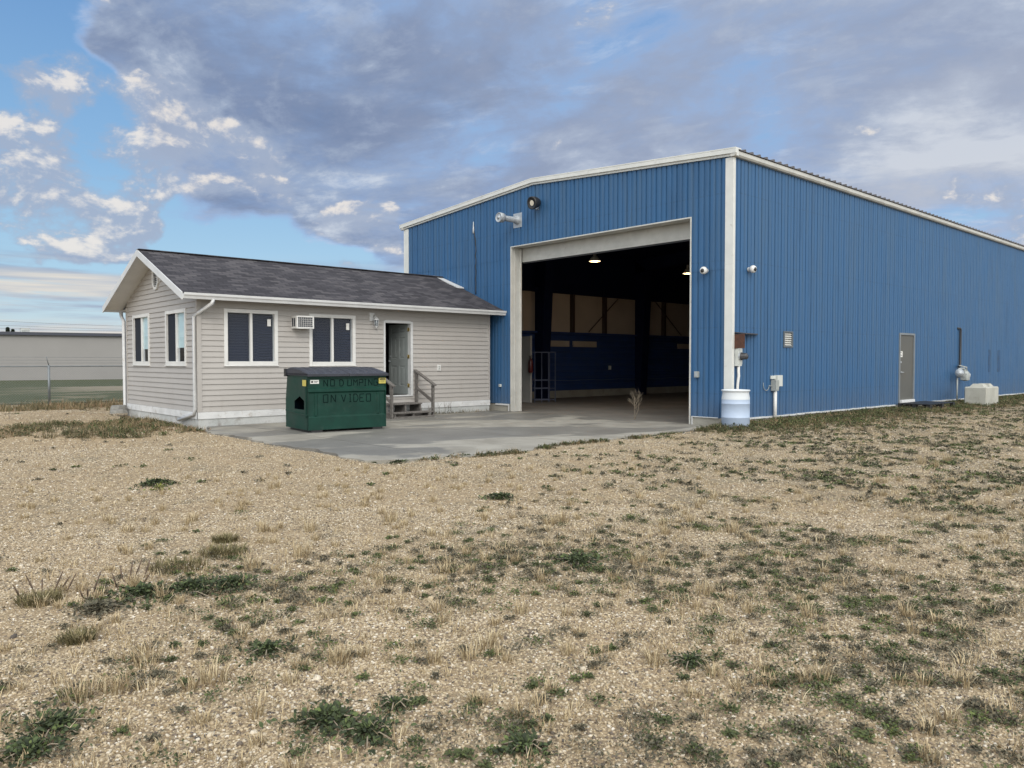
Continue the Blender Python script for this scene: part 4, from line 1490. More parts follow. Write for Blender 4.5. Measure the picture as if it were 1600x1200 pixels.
for k, (a, b) in enumerate(((-0.03, DW / 2 - 0.004), (DW / 2 + 0.004, DW + 0.03))):
    mb = MB(dtfm)
    ns, P, F = 8, [], []
    m_ = 21
    for j in range(m_):
        xx = a + (b - a) * j / (m_ - 1)
        rib = 0.030 if (j % 4) in (1, 2) and 0 < j < m_ - 1 else 0.0
        for i in range(ns + 1):
            u_ = i / ns
            yy = -0.06 + u_ * (DD - 0.02)
            zz = 1.222 + 0.10 * math.sin(min(u_ * 1.25, 1) * math.pi / 2) + 0.02 * math.sin(u_ * math.pi)
            if 0 < i < ns:
                zz += rib
            P.append((xx, yy, zz))
    n1_ = ns + 1
    for j in range(m_ - 1):
        for i in range(ns):
            F.append((j * n1_ + i, j * n1_ + i + 1, (j + 1) * n1_ + i + 1, (j + 1) * n1_ + i))
    mb.add(P, F)
    for j in (0, m_ - 1):      # closed ends
        for i in range(ns):
            p, q = P[j * n1_ + i], P[j * n1_ + i + 1]
            mb.quad(p, q, (q[0], q[1], 1.19), (p[0], p[1], 1.19))
    # lip hanging over the rim
    mb.box(a, b, -0.065, -0.045, 1.175, 1.224)
    mb.box(a, a + 0.02, -0.045, DD - 0.10, 1.20, 1.235)
    mb.box(b - 0.02, b, -0.045, DD - 0.10, 1.20, 1.235)
    mb.build('lid', M['lid'], dp)
mb = MB(dtfm)
mb.tube([(-0.06, DD - 0.08, 1.31), (DW + 0.06, DD - 0.08, 1.31)], 0.018)
for xx in (-0.05, DW + 0.01):
    mb.box(xx, xx + 0.04, DD - 0.13, DD - 0.03, 1.16, 1.33)
mb.build('hinge_rod', M['black'], dp)

GL = {  # strokes on a 4 x 6 grid, hand painted block letters
    'N': [[(0, 0), (0, 6), (4, 0), (4, 6)]], 'O': [[(0, 0), (0, 6), (4, 6), (4, 0), (0, 0)]], 'D': [[(0, 0), (0, 6), (2.5, 6), (4, 4), (4, 2), (2.5, 0), (0, 0)]],
    'U': [[(0, 6), (0, 0), (4, 0), (4, 6)]], 'M': [[(0, 0), (0, 6), (2, 3), (4, 6), (4, 0)]], 'P': [[(0, 0), (0, 6), (4, 6), (4, 3), (0, 3)]],
    'I': [[(2, 0), (2, 6)], [(1, 6), (3, 6)], [(1, 0), (3, 0)]], 'G': [[(4, 5), (4, 6), (0, 6), (0, 0), (4, 0), (4, 3), (2, 3)]],
    'V': [[(0, 6), (2, 0), (4, 6)]], 'E': [[(4, 6), (0, 6), (0, 0), (4, 0)], [(0, 3), (3, 3)]]}


def letters(word, xs_list, w_, z0, hgt, yp, parent, jit=0.004):
    mb = MB(dtfm)
    for ch, xo_ in zip(word, xs_list):
        sl_ = random.uniform(-0.006, 0.006)
        for stroke in GL[ch]:
            pts = [(xo_ + a / 4 * w_ + sl_ * b / 6, z0 + b / 6 * hgt + random.uniform(-jit, jit)) for a, b in stroke]
            for k, (p, q) in enumerate(zip(pts[:-1], pts[1:])):
                dx, dz = q[0] - p[0], q[1] - p[1]
                L_ = math.hypot(dx, dz)
                nx_, nz_ = -dz / L_ * 0.008, dx / L_ * 0.008
                yy = yp - 0.0006 * k
                mb.quad((p[0] + nx_, yy, p[1] + nz_), (q[0] + nx_, yy, q[1] + nz_), (q[0] - nx_, yy, q[1] - nz_), (p[0] - nx_, yy, p[1] - nz_))
    return mb.build('lettering', M['letter'], parent)


letters('NODUMPING', [0.36, 0.51, 0.72, 0.90, 1.04, 1.17, 1.27, 1.39, 1.52], 0.085, 0.965, 0.135, 0.027, dp)
letters('ONVIDEO', [0.35, 0.52, 0.76, 0.91, 1.04, 1.18, 1.34], 0.10, 0.62, 0.16, 0.032, dp)
mb = MB(dtfm)
mb.box(0.06, 0.25, 0.024, 0.028, 1.02, 1.10)
lb = mb.build('white_label', M['label'], dp)
mb = MB(dtfm)
mb.box(0.08, 0.12, 0.021, 0.0235, 1.04, 1.08)
mb.box(0.14, 0.23, 0.021, 0.0235, 1.065, 1.075)
mb.box(0.14, 0.21, 0.021, 0.0235, 1.045, 1.052)
mb.build('label_print', M['ink'], lb)
mb = MB(dtfm)
mb.box(1.63, 1.79, -0.006, 0.026, 1.005, 1.125)
lb = mb.build('yellow_label', M['yellow'], dp)
mb = MB(dtfm)
mb.box(1.645, 1.775, -0.009, -0.0065, 1.085, 1.115)
mb.box(1.66, 1.76, -0.009, -0.0065, 1.06, 1.066)
mb.box(1.66, 1.76, -0.009, -0.0065, 1.035, 1.041)
mb.build('label_print', M['ink'], lb)
mb = MB(dtfm)
mb.box(-0.016, -0.0125, 0.07, 0.27, 0.97, 1.10)
mb.build('yellow_label', M['yellow'], dp)

# ------------------------------------------------------------------ things on the front of the workshop
fl = thing('flood_light', (0, 6.11, 5.95), 'round black flood light with pale lens high above the overhead door', 'flood light')
c = Vector((-0.36, 6.16, 5.95))
axd = Vector((-0.97, 0.02, -0.22)).normalized()
mb = MB()
mb.lathe(c, axd, [(-0.25, 0.0), (-0.25, 0.10), (-0.16, 0.15), (-0.05, 0.175), (0.0, 0.18), (0.03, 0.18), (0.03, 0.15), (0.015, 0.14), (0.012, 0.06)], 24)
mb.tube([(-0.15, 6.1, 5.83), (-0.25, 6.12, 5.76), (-0.30, 6.15, 5.83)], 0.012)
mb.build('housing', M['black'], fl)
mb = MB()
mb.lathe(c, axd, [(0.018, 0.078), (0.022, 0.0)], 20)
mb.build('lens', M['lampglass'], fl)
mb = MB()
mb.box(-0.05, -0.035, 6.22, 6.36, 5.82, 6.14)
mb.bar((-0.04, 6.29, 5.98), (-0.25, 6.20, 5.98), 0.05, 0.05)
mb.build('bracket', M['galv'], fl)

ex = thing('exhaust_pipe', (0, 7.15, 5.55), 'galvanised exhaust pipe with round cap poking out left of the flood light', 'exhaust vent')
mb = MB()
mb.box(-0.045, -0.034, 6.93, 7.30, 5.42, 5.84)
mb.build('wall_plate', M['galv'], ex, bevel=0.004)
mb = MB()
mb.lathe((-0.04, 7.12, 5.63), (-1, 0, 0), [(0, 0.13), (0.05, 0.12), (0.10, 0.085), (0.62, 0.08)], 20)
mb.build('duct', M['galv'], ex)
mb = MB()
mb.lathe((-0.60, 7.12, 5.63), (-1, 0, 0), [(0.0, 0.08), (0.01, 0.135), (0.08, 0.14), (0.17, 0.14), (0.18, 0.135), (0.18, 0.125), (0.17, 0.12), (0.175, 0.035), (0.20, 0.03), (0.20, 0.0)], 20)
mb.build('cap', M['galv'], ex)

an = thing('antenna', (0, 9.1, 5.5), 'thin white antenna stub with a black cable running down the blue wall', 'antenna')
mb = MB()
mb.tube([(-0.06, 9.13, 5.50), (-0.06, 9.13, 5.62), (-0.06, 9.13, 5.86)], [0.028, 0.022, 0.008])
mb.build('rod', M['white'], an)
mb = MB()
pts = [(-0.05 + 0.01 * math.sin(k * 1.9), 9.10 - 0.07 * min(k, 3) / 3 + 0.014 * math.sin(k * 2.3), 5.52 - k * 0.12) for k in range(17)]
mb.tube(pts, 0.016, 6)
mb.build('cable', M['black'], an)


def dome_cam(loc, nrm, label):
    c_ = thing('security_camera', loc, label, 'security camera', 'dome cameras beside the corner trim')
    n_ = Vector(nrm)
    L_ = Vector(loc)
    mb = MB()
    mb.lathe(L_, n_, [(0.0, 0.055), (0.06, 0.055), (0.065, 0.075), (0.10, 0.088), (0.14, 0.085), (0.175, 0.06), (0.185, 0.03)], 20)
    mb.build('housing', M['vinyl'], c_)
    mb = MB()
    ld = (n_ + Vector((-0.45, -0.35, -0.3)) * 0.9).normalized()
    mb.lathe(L_ + n_ * 0.115 + ld * 0.035, ld, [(0.0, 0.055), (0.03, 0.05), (0.05, 0.03), (0.055, 0.0)], 16)
    mb.build('lens', M['black'], c_)


dome_cam((-0.035, 0.66, 3.60), (-1, 0, 0), 'white dome camera on the front wall between overhead door and corner trim')
dome_cam((0.62, -0.035, 3.62), (0, -1, 0), 'white dome camera on the long side wall right of the corner trim')

bx_ = thing('junction_box', (-0.035, 0.88, 1.1), 'small grey junction box on the blue wall right of the overhead door', 'junction box', 'small boxes beside the overhead door')
mb = MB()
mb.box(-0.11, -0.034, 0.83, 0.93, 1.13, 1.27)
mb.build('box', M['greybox'], bx_, bevel=0.006)
mb = MB()
mb.box(-0.114, -0.111, 0.845, 0.915, 1.15, 1.25)
mb.build('cover', M['galv'], bx_)
bx_ = thing('junction_box', (-0.035, 7.86, 0.8), 'tiny pale junction box on the blue wall left of the overhead door', 'junction box', 'small boxes beside the overhead door')
mb = MB()
mb.box(-0.09, -0.034, 7.83, 7.91, 0.74, 0.82)
mb.build('box', M['palebox'], bx_, bevel=0.006)
mb = MB()
mb.box(-0.094, -0.091, 7.845, 7.895, 0.755, 0.805)
mb.build('cover', M['galv'], bx_)

# ------------------------------------------------------------------ things on the long wall
hd = thing('meter_hood', (0.3, 0, 1.8), 'rusty brown sheet metal rain hood above the electricity meter', 'hood')
mb = MB()
mb.box(0.035, 0.05, -0.30, -0.034, 1.80, 2.12)
mb.build('side_sheet', M['brown'], hd)
mb = MB()
mb.add([(0.032, -0.035, 2.155), (0.032, -0.33, 2.115), (0.95, -0.10, 2.125), (1.05, -0.035, 2.14), (0.032, -0.035, 2.17), (0.032, -0.33, 2.13), (0.95, -0.10, 2.14), (1.05, -0.035, 2.155)],
       [(0, 1, 2, 3), (7, 6, 5, 4), (0, 4, 5, 1), (1, 5, 6, 2), (2, 6, 7, 3)])
mb.build('roof_sheet', mat('hood_steel', (0.06, 0.055, 0.06), 0.6, 0.2), hd)

mt = thing('electricity_meter', (0.4, 0, 0.9), 'electricity meter with dark glass dome and white conduit under the rusty hood', 'meter')
mb = MB()
mb.box(0.055, 0.22, -0.13, -0.034, 1.40, 1.80)
mb.box(0.05, 0.225, -0.137, -0.1305, 1.44, 1.78)
mb.build('enclosure', M['palebox'], mt, bevel=0.006)
mb = MB()
mb.lathe((0.14, -0.137, 1.62), (0, -1, 0), [(0, 0.085), (0.03, 0.085), (0.035, 0.075), (0.15, 0.072), (0.17, 0.06), (0.175, 0.0)], 24)
mb.build('glass_dome', mat('meter_dome', (0.05, 0.05, 0.055), 0.12), mt)
mb = MB()
mb.lathe((0.14, -0.137, 1.62), (0, -1, 0), [(0.001, 0.09), (0.02, 0.094), (0.032, 0.09)], 24)
mb.build('ring', M['galv'], mt)
mb = MB()
mb.tube([(0.14, -0.09, 1.40), (0.14, -0.09, 1.28), (0.145, -0.095, 1.18), (0.12, -0.085, 1.0), (0.11, -0.085, 0.85), (0.11, -0.085, 0.05)], 0.032, 10)
mb.build('conduit', M['vinyl'], mt)

cb = thing('cable_riser', (1.75, 0, 0.1), 'two pale cable boxes on a white riser pipe rising from the grass', 'utility box')
mb = MB()
mb.box(1.66, 1.80, -0.17, -0.04, 0.80, 1.06)
mb.box(1.655, 1.805, -0.176, -0.171, 0.83, 1.05)
mb.build('cable_box', M['greybox'], cb, bevel=0.006)
mb = MB()
mb.box(1.82, 2.06, -0.13, -0.035, 0.90, 1.17)
mb.box(1.62, 1.82, -0.075, -0.0355, 1.08, 1.16)
mb.build('cable_box', M['palebox'], cb, bevel=0.006)
mb = MB()
mb.tube([(1.74, -0.11, 0.02), (1.74, -0.11, 0.80)], 0.042, 12)
mb.build('riser_pipe', M['vinyl'], cb)
mb = MB()
pts = [(1.30 + 0.13 * (1 - math.cos(a)) , -0.05, 0.93 - 0.12 * math.sin(a)) for a in np.linspace(0, math.pi, 9)]
mb.tube([(1.30, -0.045, 1.0)] + pts + [(1.66, -0.08, 0.90)], 0.008, 5)
mb.build('loose_cable', M['greybox'], cb)

gm_ = thing('gas_meter', (13.95, 0, 0.8), 'grey gas meter and regulator with a tall dark pipe up the wall', 'gas meter')
mb = MB()
mb.box(14.05, 14.37, -0.42, -0.22, 0.86, 1.10)
mb.lathe((14.21, -0.22, 1.0), (0, -1, 0), [(0, 0.16), (0.10, 0.18), (0.20, 0.16), (0.21, 0.0)], 16)
mb.box(14.07, 14.15, -0.36, -0.28, 1.10, 1.24)
mb.box(14.27, 14.35, -0.36, -0.28, 1.10, 1.20)
mb.build('meter_body', M['greybox'], gm_, bevel=0.01)
mb = MB()
mb.lathe((13.67, -0.30, 1.10), (-0.6, -0.6, 0.1), [(-0.06, 0.0), (-0.06, 0.10), (0.02, 0.15), (0.05, 0.15), (0.10, 0.08), (0.13, 0.05), (0.14, 0.0)], 18)
mb.build('regulator', M['galv'], gm_)
mb = MB()
mb.lathe((14.50, -0.32, 1.02), (0.5, -0.8, 0.1), [(-0.05, 0.0), (-0.05, 0.08), (0.02, 0.10), (0.07, 0.06), (0.08, 0.0)], 14)
mb.build('regulator', M['galv'], gm_)
mb = MB()
mb.tube([(13.67, -0.25, -0.05), (13.67, -0.25, 1.05)], 0.025)
mb.tube([(13.67, -0.25, 1.10), (13.73, -0.28, 1.26), (14.11, -0.32, 1.27), (14.11, -0.32, 1.2)], 0.025)
mb.tube([(14.31, -0.32, 1.2), (14.35, -0.32, 1.30), (14.00, -0.20, 1.36), (14.35, -0.08, 1.36)], 0.025)
mb.build('gas_piping', M['greybox'], gm_)
mb = MB()
mb.tube([(14.35, -0.08, 1.30), (14.45, -0.08, 1.40), (14.45, -0.08, 2.62), (14.43, -0.08, 2.66), (14.25, -0.02, 2.66)], 0.035)
mb.build('vertical_pipe', M['black'], gm_)

# barrel
bxy = (-0.50, -0.42)
bz = 0.06
br = thing('plastic_barrel', (*bxy, bz), 'translucent white plastic barrel standing in grass at the workshop corner', 'barrel')
mb = MB()
mb.lathe((*bxy, bz), (0, 0, 1), [(0.0, 0.28), (0.02, 0.297), (0.22, 0.298), (0.225, 0.302), (0.235, 0.302), (0.24, 0.298), (0.52, 0.298), (0.525, 0.302), (0.535, 0.302), (0.54, 0.298), (0.62, 0.298)], 40)
mb.build('lower_wall', M['barrellow'], br)
mb = MB()
mb.lathe((*bxy, bz), (0, 0, 1), [(0.62, 0.298), (0.66, 0.297), (0.76, 0.280), (0.79, 0.285), (0.80, 0.305), (0.825, 0.305), (0.83, 0.285), (0.78, 0.27)], 40)
mb.build('upper_wall', M['barrelup'], br)
mb = MB()
mb.lathe((*bxy, bz), (0, 0, 1), [(0.79, 0.275), (0.792, 0.0)], 40)
mb.build('top', M['barrelup'], br)

# concrete block with lugs
BX, BY = 12.75, -1.42
kb = thing('concrete_block', (BX, BY, 0.1), 'pale interlocking concrete block with two lugs beside the gas meter', 'concrete block')
mb = MB()
ch = 0.03
x0, x1, y0, y1, z0, z1 = BX, BX + 1.22, BY, BY + 0.66, 0.02, 0.67
base = [(x0 + ch, y0), (x1 - ch, y0), (x1, y0 + ch), (x1, y1 - ch), (x1 - ch, y1), (x0 + ch, y1), (x0, y1 - ch), (x0, y0 + ch)]
P = [(a, b, z0) for a, b in base] + [(a, b, z1 - ch) for a, b in base]
cx_, cy_ = (x0 + x1) / 2, (y0 + y1) / 2
P += [(cx_ + (a - cx_) * 0.93, cy_ + (b - cy_) * 0.95, z1) for a, b in base]
F = [tuple(range(16, 24))]
for k in range(2):
    for i in range(8):
        j = (i + 1) % 8
        F.append((8 * k + i, 8 * k + j, 8 * k + 8 + j, 8 * k + 8 + i))
mb.add(P, F)
mb.build('block_body', M['block'], kb)
for xx in (BX + 0.31, BX + 0.91):
    mb = MB()
    lo, hi = [(xx - 0.20, y0 + 0.12), (xx + 0.20, y0 + 0.12), (xx + 0.20, y1 - 0.12), (xx - 0.20, y1 - 0.12)], [(xx - 0.12, y0 + 0.19), (xx + 0.12, y0 + 0.19), (xx + 0.12, y1 - 0.19), (xx - 0.12, y1 - 0.19)]
    mb.add([(a, b, z1) for a, b in lo] + [(a, b, z1 + 0.10) for a, b in hi], [(4, 5, 6, 7), (0, 1, 5, 4), (1, 2, 6, 5), (2, 3, 7, 6), (3, 0, 4, 7)])
    mb.build('lug', M['block'], kb)

# black plastic pallet below the grey door
pl = thing('plastic_pallet', (9.9, -0.6, 0.1), 'low black plastic pallet lying below the grey personnel door', 'pallet')
mb = MB()
for k in range(9):
    q = 8.95 + k * 0.235
    mb.box(q, q + 0.19, -1.05, -0.14, 0.215, 0.24)
mb.build('deck', M['black'], pl)
for yy in (-1.05, -0.65, -0.24):
    for q in (8.95, 9.92, 10.86):
        mb = MB()
        mb.box(q, q + 0.16, yy, yy + 0.10, 0.08, 0.214)
        mb.build('foot', M['black'], pl)

# ------------------------------------------------------------------ things inside the workshop
pt = thing('partition', (4.0, 11.2, 0), 'pale partition panel just inside the left of the overhead door', 'partition')
mb = MB()
mb.box(3.95, 4.02, 10.80, 12.70, 0.0, 2.42)
mb.build('panel', M['partition'], pt)
mb = MB()
mb.box(3.94, 4.03, 10.77, 10.80, 0.0, 2.44)
mb.build('edge_post', M['partition'], pt)
fe = thing('fire_extinguisher', (3.95, 10.85, 1.2), 'red fire extinguisher hanging on the edge of the pale partition', 'fire extinguisher')
mb = MB()
mb.lathe((3.86, 10.66, 1.10), (0, 0, 1), [(0, 0.0), (0, 0.075), (0.02, 0.085), (0.40, 0.085), (0.46, 0.06), (0.50, 0.03), (0.52, 0.0)], 16)
mb.build('cylinder', M['red'], fe)
mb = MB()
mb.tube([(3.86, 10.66, 1.60), (3.86, 10.66, 1.68)], 0.02)
mb.tube([(3.86, 10.66, 1.66), (3.79, 10.62, 1.66), (3.76, 10.60, 1.45), (3.77, 10.61, 1.2)], 0.012)
mb.bar((3.86, 10.75, 1.69), (3.86, 10.60, 1.71), 0.02, 0.015)
mb.build('hose', M['black'], fe)
rk = thing('metal_rack', (5.2, 10.9, 0), 'open metal rack frame on the floor beside the pale partition', 'rack')


def rtf(s_, n_, z_):
    return (4.15 + s_ * 0.49 + n_ * 0.3, 10.75 + s_ * -0.153 + n_ * 0.8, z_)


for s_ in (0.0, 0.55, 1.1, 1.65):
    for n_ in ((0.0, 0.6) if s_ in (0.0, 1.65) else (0.0,)):
        mb = MB(rtf)
        mb.box(s_, s_ + 0.045, n_, n_ + 0.045, 0.0, 1.86)
        mb.build('upright', M['rackm'], rk)
for z_ in (0.08, 0.50, 0.80, 1.83):
    mb = MB(rtf)
    mb.box(0.046, 1.649, 0.005, 0.04, z_, z_ + 0.03)
    mb.box(0.046, 1.649, 0.605, 0.64, z_, z_ + 0.03)
    mb.build('rail', M['rackm'], rk)

# things along the inside wall
so_ = thing('wall_socket', (10.6, 12.7, 1.2), 'small white socket on the dark blue inner wall', 'socket')
mb = MB()
mb.box(10.50, 10.62, 12.63, 12.70, 1.15, 1.32)
mb.build('plate', M['palebox'], so_)
hc_ = MB()
pts = [(6.6 + k * 0.35, 12.66, 0.72 + 0.02 * math.sin(k * 1.1) - 0.015 * (k % 5 == 2)) for k in range(36)]
hc_.tube(pts, 0.012, 6)
o_ = hc_.build('hose', M['rackm'], None, (6.6, 12.66, 0.7))
tag(o_, 'pale air hose clipped along the dark inner wall of the workshop', 'hose')

lampdat = []
lampn = 0
for X_, lab in ((2.56, 'lit high bay lamp glowing just below the raised overhead door'), (7.46, 'lit high bay lamp half hidden by the right edge of the overhead door')):
    lp = thing('high_bay_lamp', (X_, 6.42, 4.55), lab, 'ceiling lamp', 'high bay lamps inside the workshop')
    mb = MB()
    mb.lathe((X_, 6.42, 4.60), (0, 0, 1), [(0.0, 0.18), (0.02, 0.175), (0.10, 0.12), (0.16, 0.07), (0.17, 0.05), (0.30, 0.05), (0.30, 0.0)], 24)
    mb.build('shade', M['greybox'], lp)
    mb = MB()
    mb.lathe((X_, 6.42, 4.598), (0, 0, -1), [(0.0, 0.165), (0.012, 0.13), (0.02, 0.0)], 24)
    mb.build('diffuser', M['lampglow'], lp)
    mb = MB()
    mb.tube([(X_, 6.42, 4.89), (X_, 6.42, 6.44)], 0.008, 6)
    mb.build('hanger', M['black'], lp)
for X_ in (2.56, 7.46):
    L_ = bpy.data.lights.new('bay_light', 'POINT')
    L_.energy = 42
    L_.color = (1.0, 0.70, 0.42)
    L_.shadow_soft_size = 0.12
    lo_ = bpy.data.objects.new('bay_light', L_)
    lo_.location = (X_, 6.42, 4.40)
    COL.objects.link(lo_)

# ------------------------------------------------------------------ rubble under the far downspout
for k, (cx_, cy_, sx, sy, sz, rz, lab) in enumerate(((-9.2, 13.35, 0.42, 0.30, 0.20, 0.3, 'upper grey concrete lump under the far downspout of the office'), (-9.30, 12.95, 0.40, 0.26, 0.10, -0.2, 'flat grey concrete slab lying at the foot of the office gable'))):
    mb = MB()
    P = []
    for z_, sc in ((0.02, 1.05), (0.02 + sz * 0.6, 1.0), (0.02 + sz, 0.84)):
        for a in range(8):
            an_ = a * math.pi / 4 + math.pi / 8
            r_ = 1.15 + random.uniform(-0.1, 0.1)
            ux, uy = max(-1, min(1, math.cos(an_) * r_)), max(-1, min(1, math.sin(an_) * r_))
            lx_, ly_ = ux * sx / 2 * sc, uy * sy / 2 * sc
            P.append((cx_ + lx_ * math.cos(rz) - ly_ * math.sin(rz), cy_ + lx_ * math.sin(rz) + ly_ * math.cos(rz), z_ + random.uniform(-0.01, 0.01) + 0.08))
    F = [tuple(range(16, 24))]
    for q in range(2):
        for i in range(8):
            j = (i + 1) % 8
            F.append((8 * q + i, 8 * q + j, 8 * q + 8 + j, 8 * q + 8 + i))
    mb.add(P, F)
    o_ = mb.build('concrete_lump', M['rubble'], None, (cx_, cy_, 0.08))
    tag(o_, lab, 'concrete lump', 'concrete lumps at the office gable')

# ------------------------------------------------------------------ fence
FY = 20.5
fn_ = thing('chain_link_fence', (-9.45, FY, 0), 'grey chain link fence with three barbed strands behind the yard', 'fence')
FH = 1.36
for k in range(-4, 5):
    X_ = -9.45 + k * 3.25
    mb = MB()
    mb.tube([(X_, FY, -0.02), (X_, FY, FH + 0.02)], 0.038, 8)
    mb.tube([(X_, FY, FH + 0.02), (X_ - 0.10, FY - 0.14, FH + 0.30)], 0.012, 5)
    mb.build('post', M['fence'], fn_)
mb = MB()
mb.tube([(-23, FY, FH - 0.02), (4.5, FY, FH - 0.02)], 0.024, 6)
mb.build('top_rail', M['fence'], fn_)
for k in range(3):
    mb = MB()
    mb.tube([(-23, FY - 0.03 - k * 0.05, FH + 0.09 + k * 0.10), (4.5, FY - 0.03 - k * 0.05, FH + 0.09 + k * 0.10)], 0.005, 4)
    mb.build('barbed_strand', M['fence'], fn_)
mb = MB()
Hm = FH - 0.06
k = -23.0
while k < 4.5:
    for sgn in (1, -1):
        a = (k, FY + 0.012 * sgn, 0.04)
        b = (k + sgn * Hm, FY + 0.012 * sgn, 0.04 + Hm)
        w_ = 0.0022
        mb.add([(a[0] - w_, a[1], a[2]), (a[0] + w_, a[1], a[2]), (b[0] + w_, b[1], b[2]), (b[0] - w_, b[1], b[2])], [(0, 1, 2, 3)])
    k += 0.08
mb.build('wire_mesh', M['fence'], fn_)

# ------------------------------------------------------------------ far grey building
fb = thing('far_warehouse', (-4, 62, 0), 'long low grey warehouse with dark roof edge beyond the lawn', 'building')
d0, d1 = Vector((-4.6, 61.95)), Vector((3.73, 60.23))
dv = (d1 - d0).normalized()
nv = Vector((-dv.y, dv.x))
A, B = d0 - dv * 70, d0 + dv * 26


def ftf(s_, n_, z_):
    p = A + dv * s_ + nv * n_
    return (p.x, p.y, z_)


FL_ = (B - A).length
mb = MB(ftf)
mb.box(0, FL_, 0, 30, -0.1, 3.60)
s_ = 0
mb.box(0, FL_, -0.03, -0.001, 0.0, 0.35)
mb.build('wall', M['farwall'], fb)
mb = MB(ftf)
mb.box(-0.2, FL_ + 0.2, -0.25, 30.2, 3.60, 3.84)
mb.build('roof', M['farcap'], fb)
ru = thing('rooftop_unit', (-3.0, 66, 3.84), 'small pale ventilation unit on the roof of the far warehouse', 'roof unit')
cx_, cy_ = CAM.x + pdir(39, 517).x * 82, CAM.y + pdir(39, 517).y * 82
mb = MB()
mb.box(cx_ - 0.35, cx_ + 0.35, cy_ - 0.3, cy_ + 0.3, 3.84, 4.45)
mb.box(cx_ - 0.38, cx_ + 0.38, cy_ - 0.33, cy_ + 0.33, 4.45, 4.50)
mb.build('housing', M['palebox'], ru)
mb = MB()
for k in range(4):
    mb.box(cx_ - 0.3, cx_ + 0.3, cy_ - 0.32, cy_ - 0.301, 3.92 + k * 0.12, 3.98 + k * 0.12)
mb.build('grille', M['greybox'], ru)
ru.location = (cx_, cy_, 3.84)
for ch_ in ru.children:
    for v__ in ch_.data.vertices:
        v__.co += Vector((-3.0, 66, 3.84)) - Vector((cx_, cy_, 3.84))

# spruces showing over that roof
spruce_mat = island_mat('spruce_needles', [(0.0, (0.010, 0.016, 0.012)), (0.6, (0.022, 0.035, 0.022)), (1.0, (0.045, 0.06, 0.035))])
for k, (px_, hh, lab) in enumerate(((4, 6.7, 'leftmost of three dark spruces over the far warehouse roof'), (12, 7.5, 'middle one of three dark spruces over the far warehouse roof'), (20, 7.2, 'right one of three dark spruces over the far warehouse roof'))):
    d = pdir(px_, 516)
    X_, Y_ = CAM.x + d.x * 160, CAM.y + d.y * 160
    tr_ = thing('spruce_tree', (X_, Y_, 0), lab, 'tree', 'spruces beyond the far warehouse')
    mb = MB()
    mb.tube([(X_, Y_, 0), (X_, Y_, hh * 0.6), (X_, Y_, hh * 0.97)], [0.16, 0.09, 0.015], 7)
    mb.build('trunk', M['bark'], tr_)
    r_ = np.random.default_rng(k + 50)
    n = 2600
    u_ = r_.random(n) ** 0.8
    zz = 0.8 + u_ * (hh - 0.8)
    rad = (1 - u_) * 1.9 * (0.5 + 0.5 * r_.random(n)) * (0.75 + 0.25 * np.sin(zz * 7)) + 0.05
    an_ = r_.random(n) * 2 * math.pi
    C_ = np.stack([X_ + rad * np.cos(an_), Y_ + rad * np.sin(an_), zz - rad * 0.25], 1)
    o1 = np.stack([np.cos(an_), np.sin(an_), np.full(n, -0.4)], 1) * 0.28
    o2 = np.stack([-np.sin(an_), np.cos(an_), r_.normal(0, 0.3, n)], 1) * 0.10
    V = np.stack([C_ - o2, C_ + o2, C_ + o1], 1).reshape(-1, 3)
    np_mesh('crown', V, np.arange(3 * n).reshape(-1, 3), spruce_mat, parent=tr_, off=(X_, Y_, 0))

# overhead wires far off
for k, (ya, yb) in enumerate(((506, 513), (511, 516), (499, 508))):
    z_ = 11.0 - k * 0.0
    pa, pb = gpt(0, ya, z_), gpt(190, yb, z_)
    pa, pb = Vector((*pa, z_)), Vector((*pb, z_))
    d = (pb - pa)
    q0, q1 = pa - d * 0.8, pb + d * 0.5
    mb = MB()
    pts = []
    for j in range(13):
        s_ = j / 12
        p = q0.lerp(q1, s_)
        pts.append((p.x, p.y, p.z - 0.4 * math.sin(math.pi * s_)))
    mb.tube(pts, 0.028, 4)
    o_ = mb.build('overhead_wire', M['wire'], None, tuple(q0))
    tag(o_, ('middle', 'lowest', 'highest')[k] + ' of the three thin overhead wires above the far warehouse', 'wire', 'overhead wires above the far warehouse')


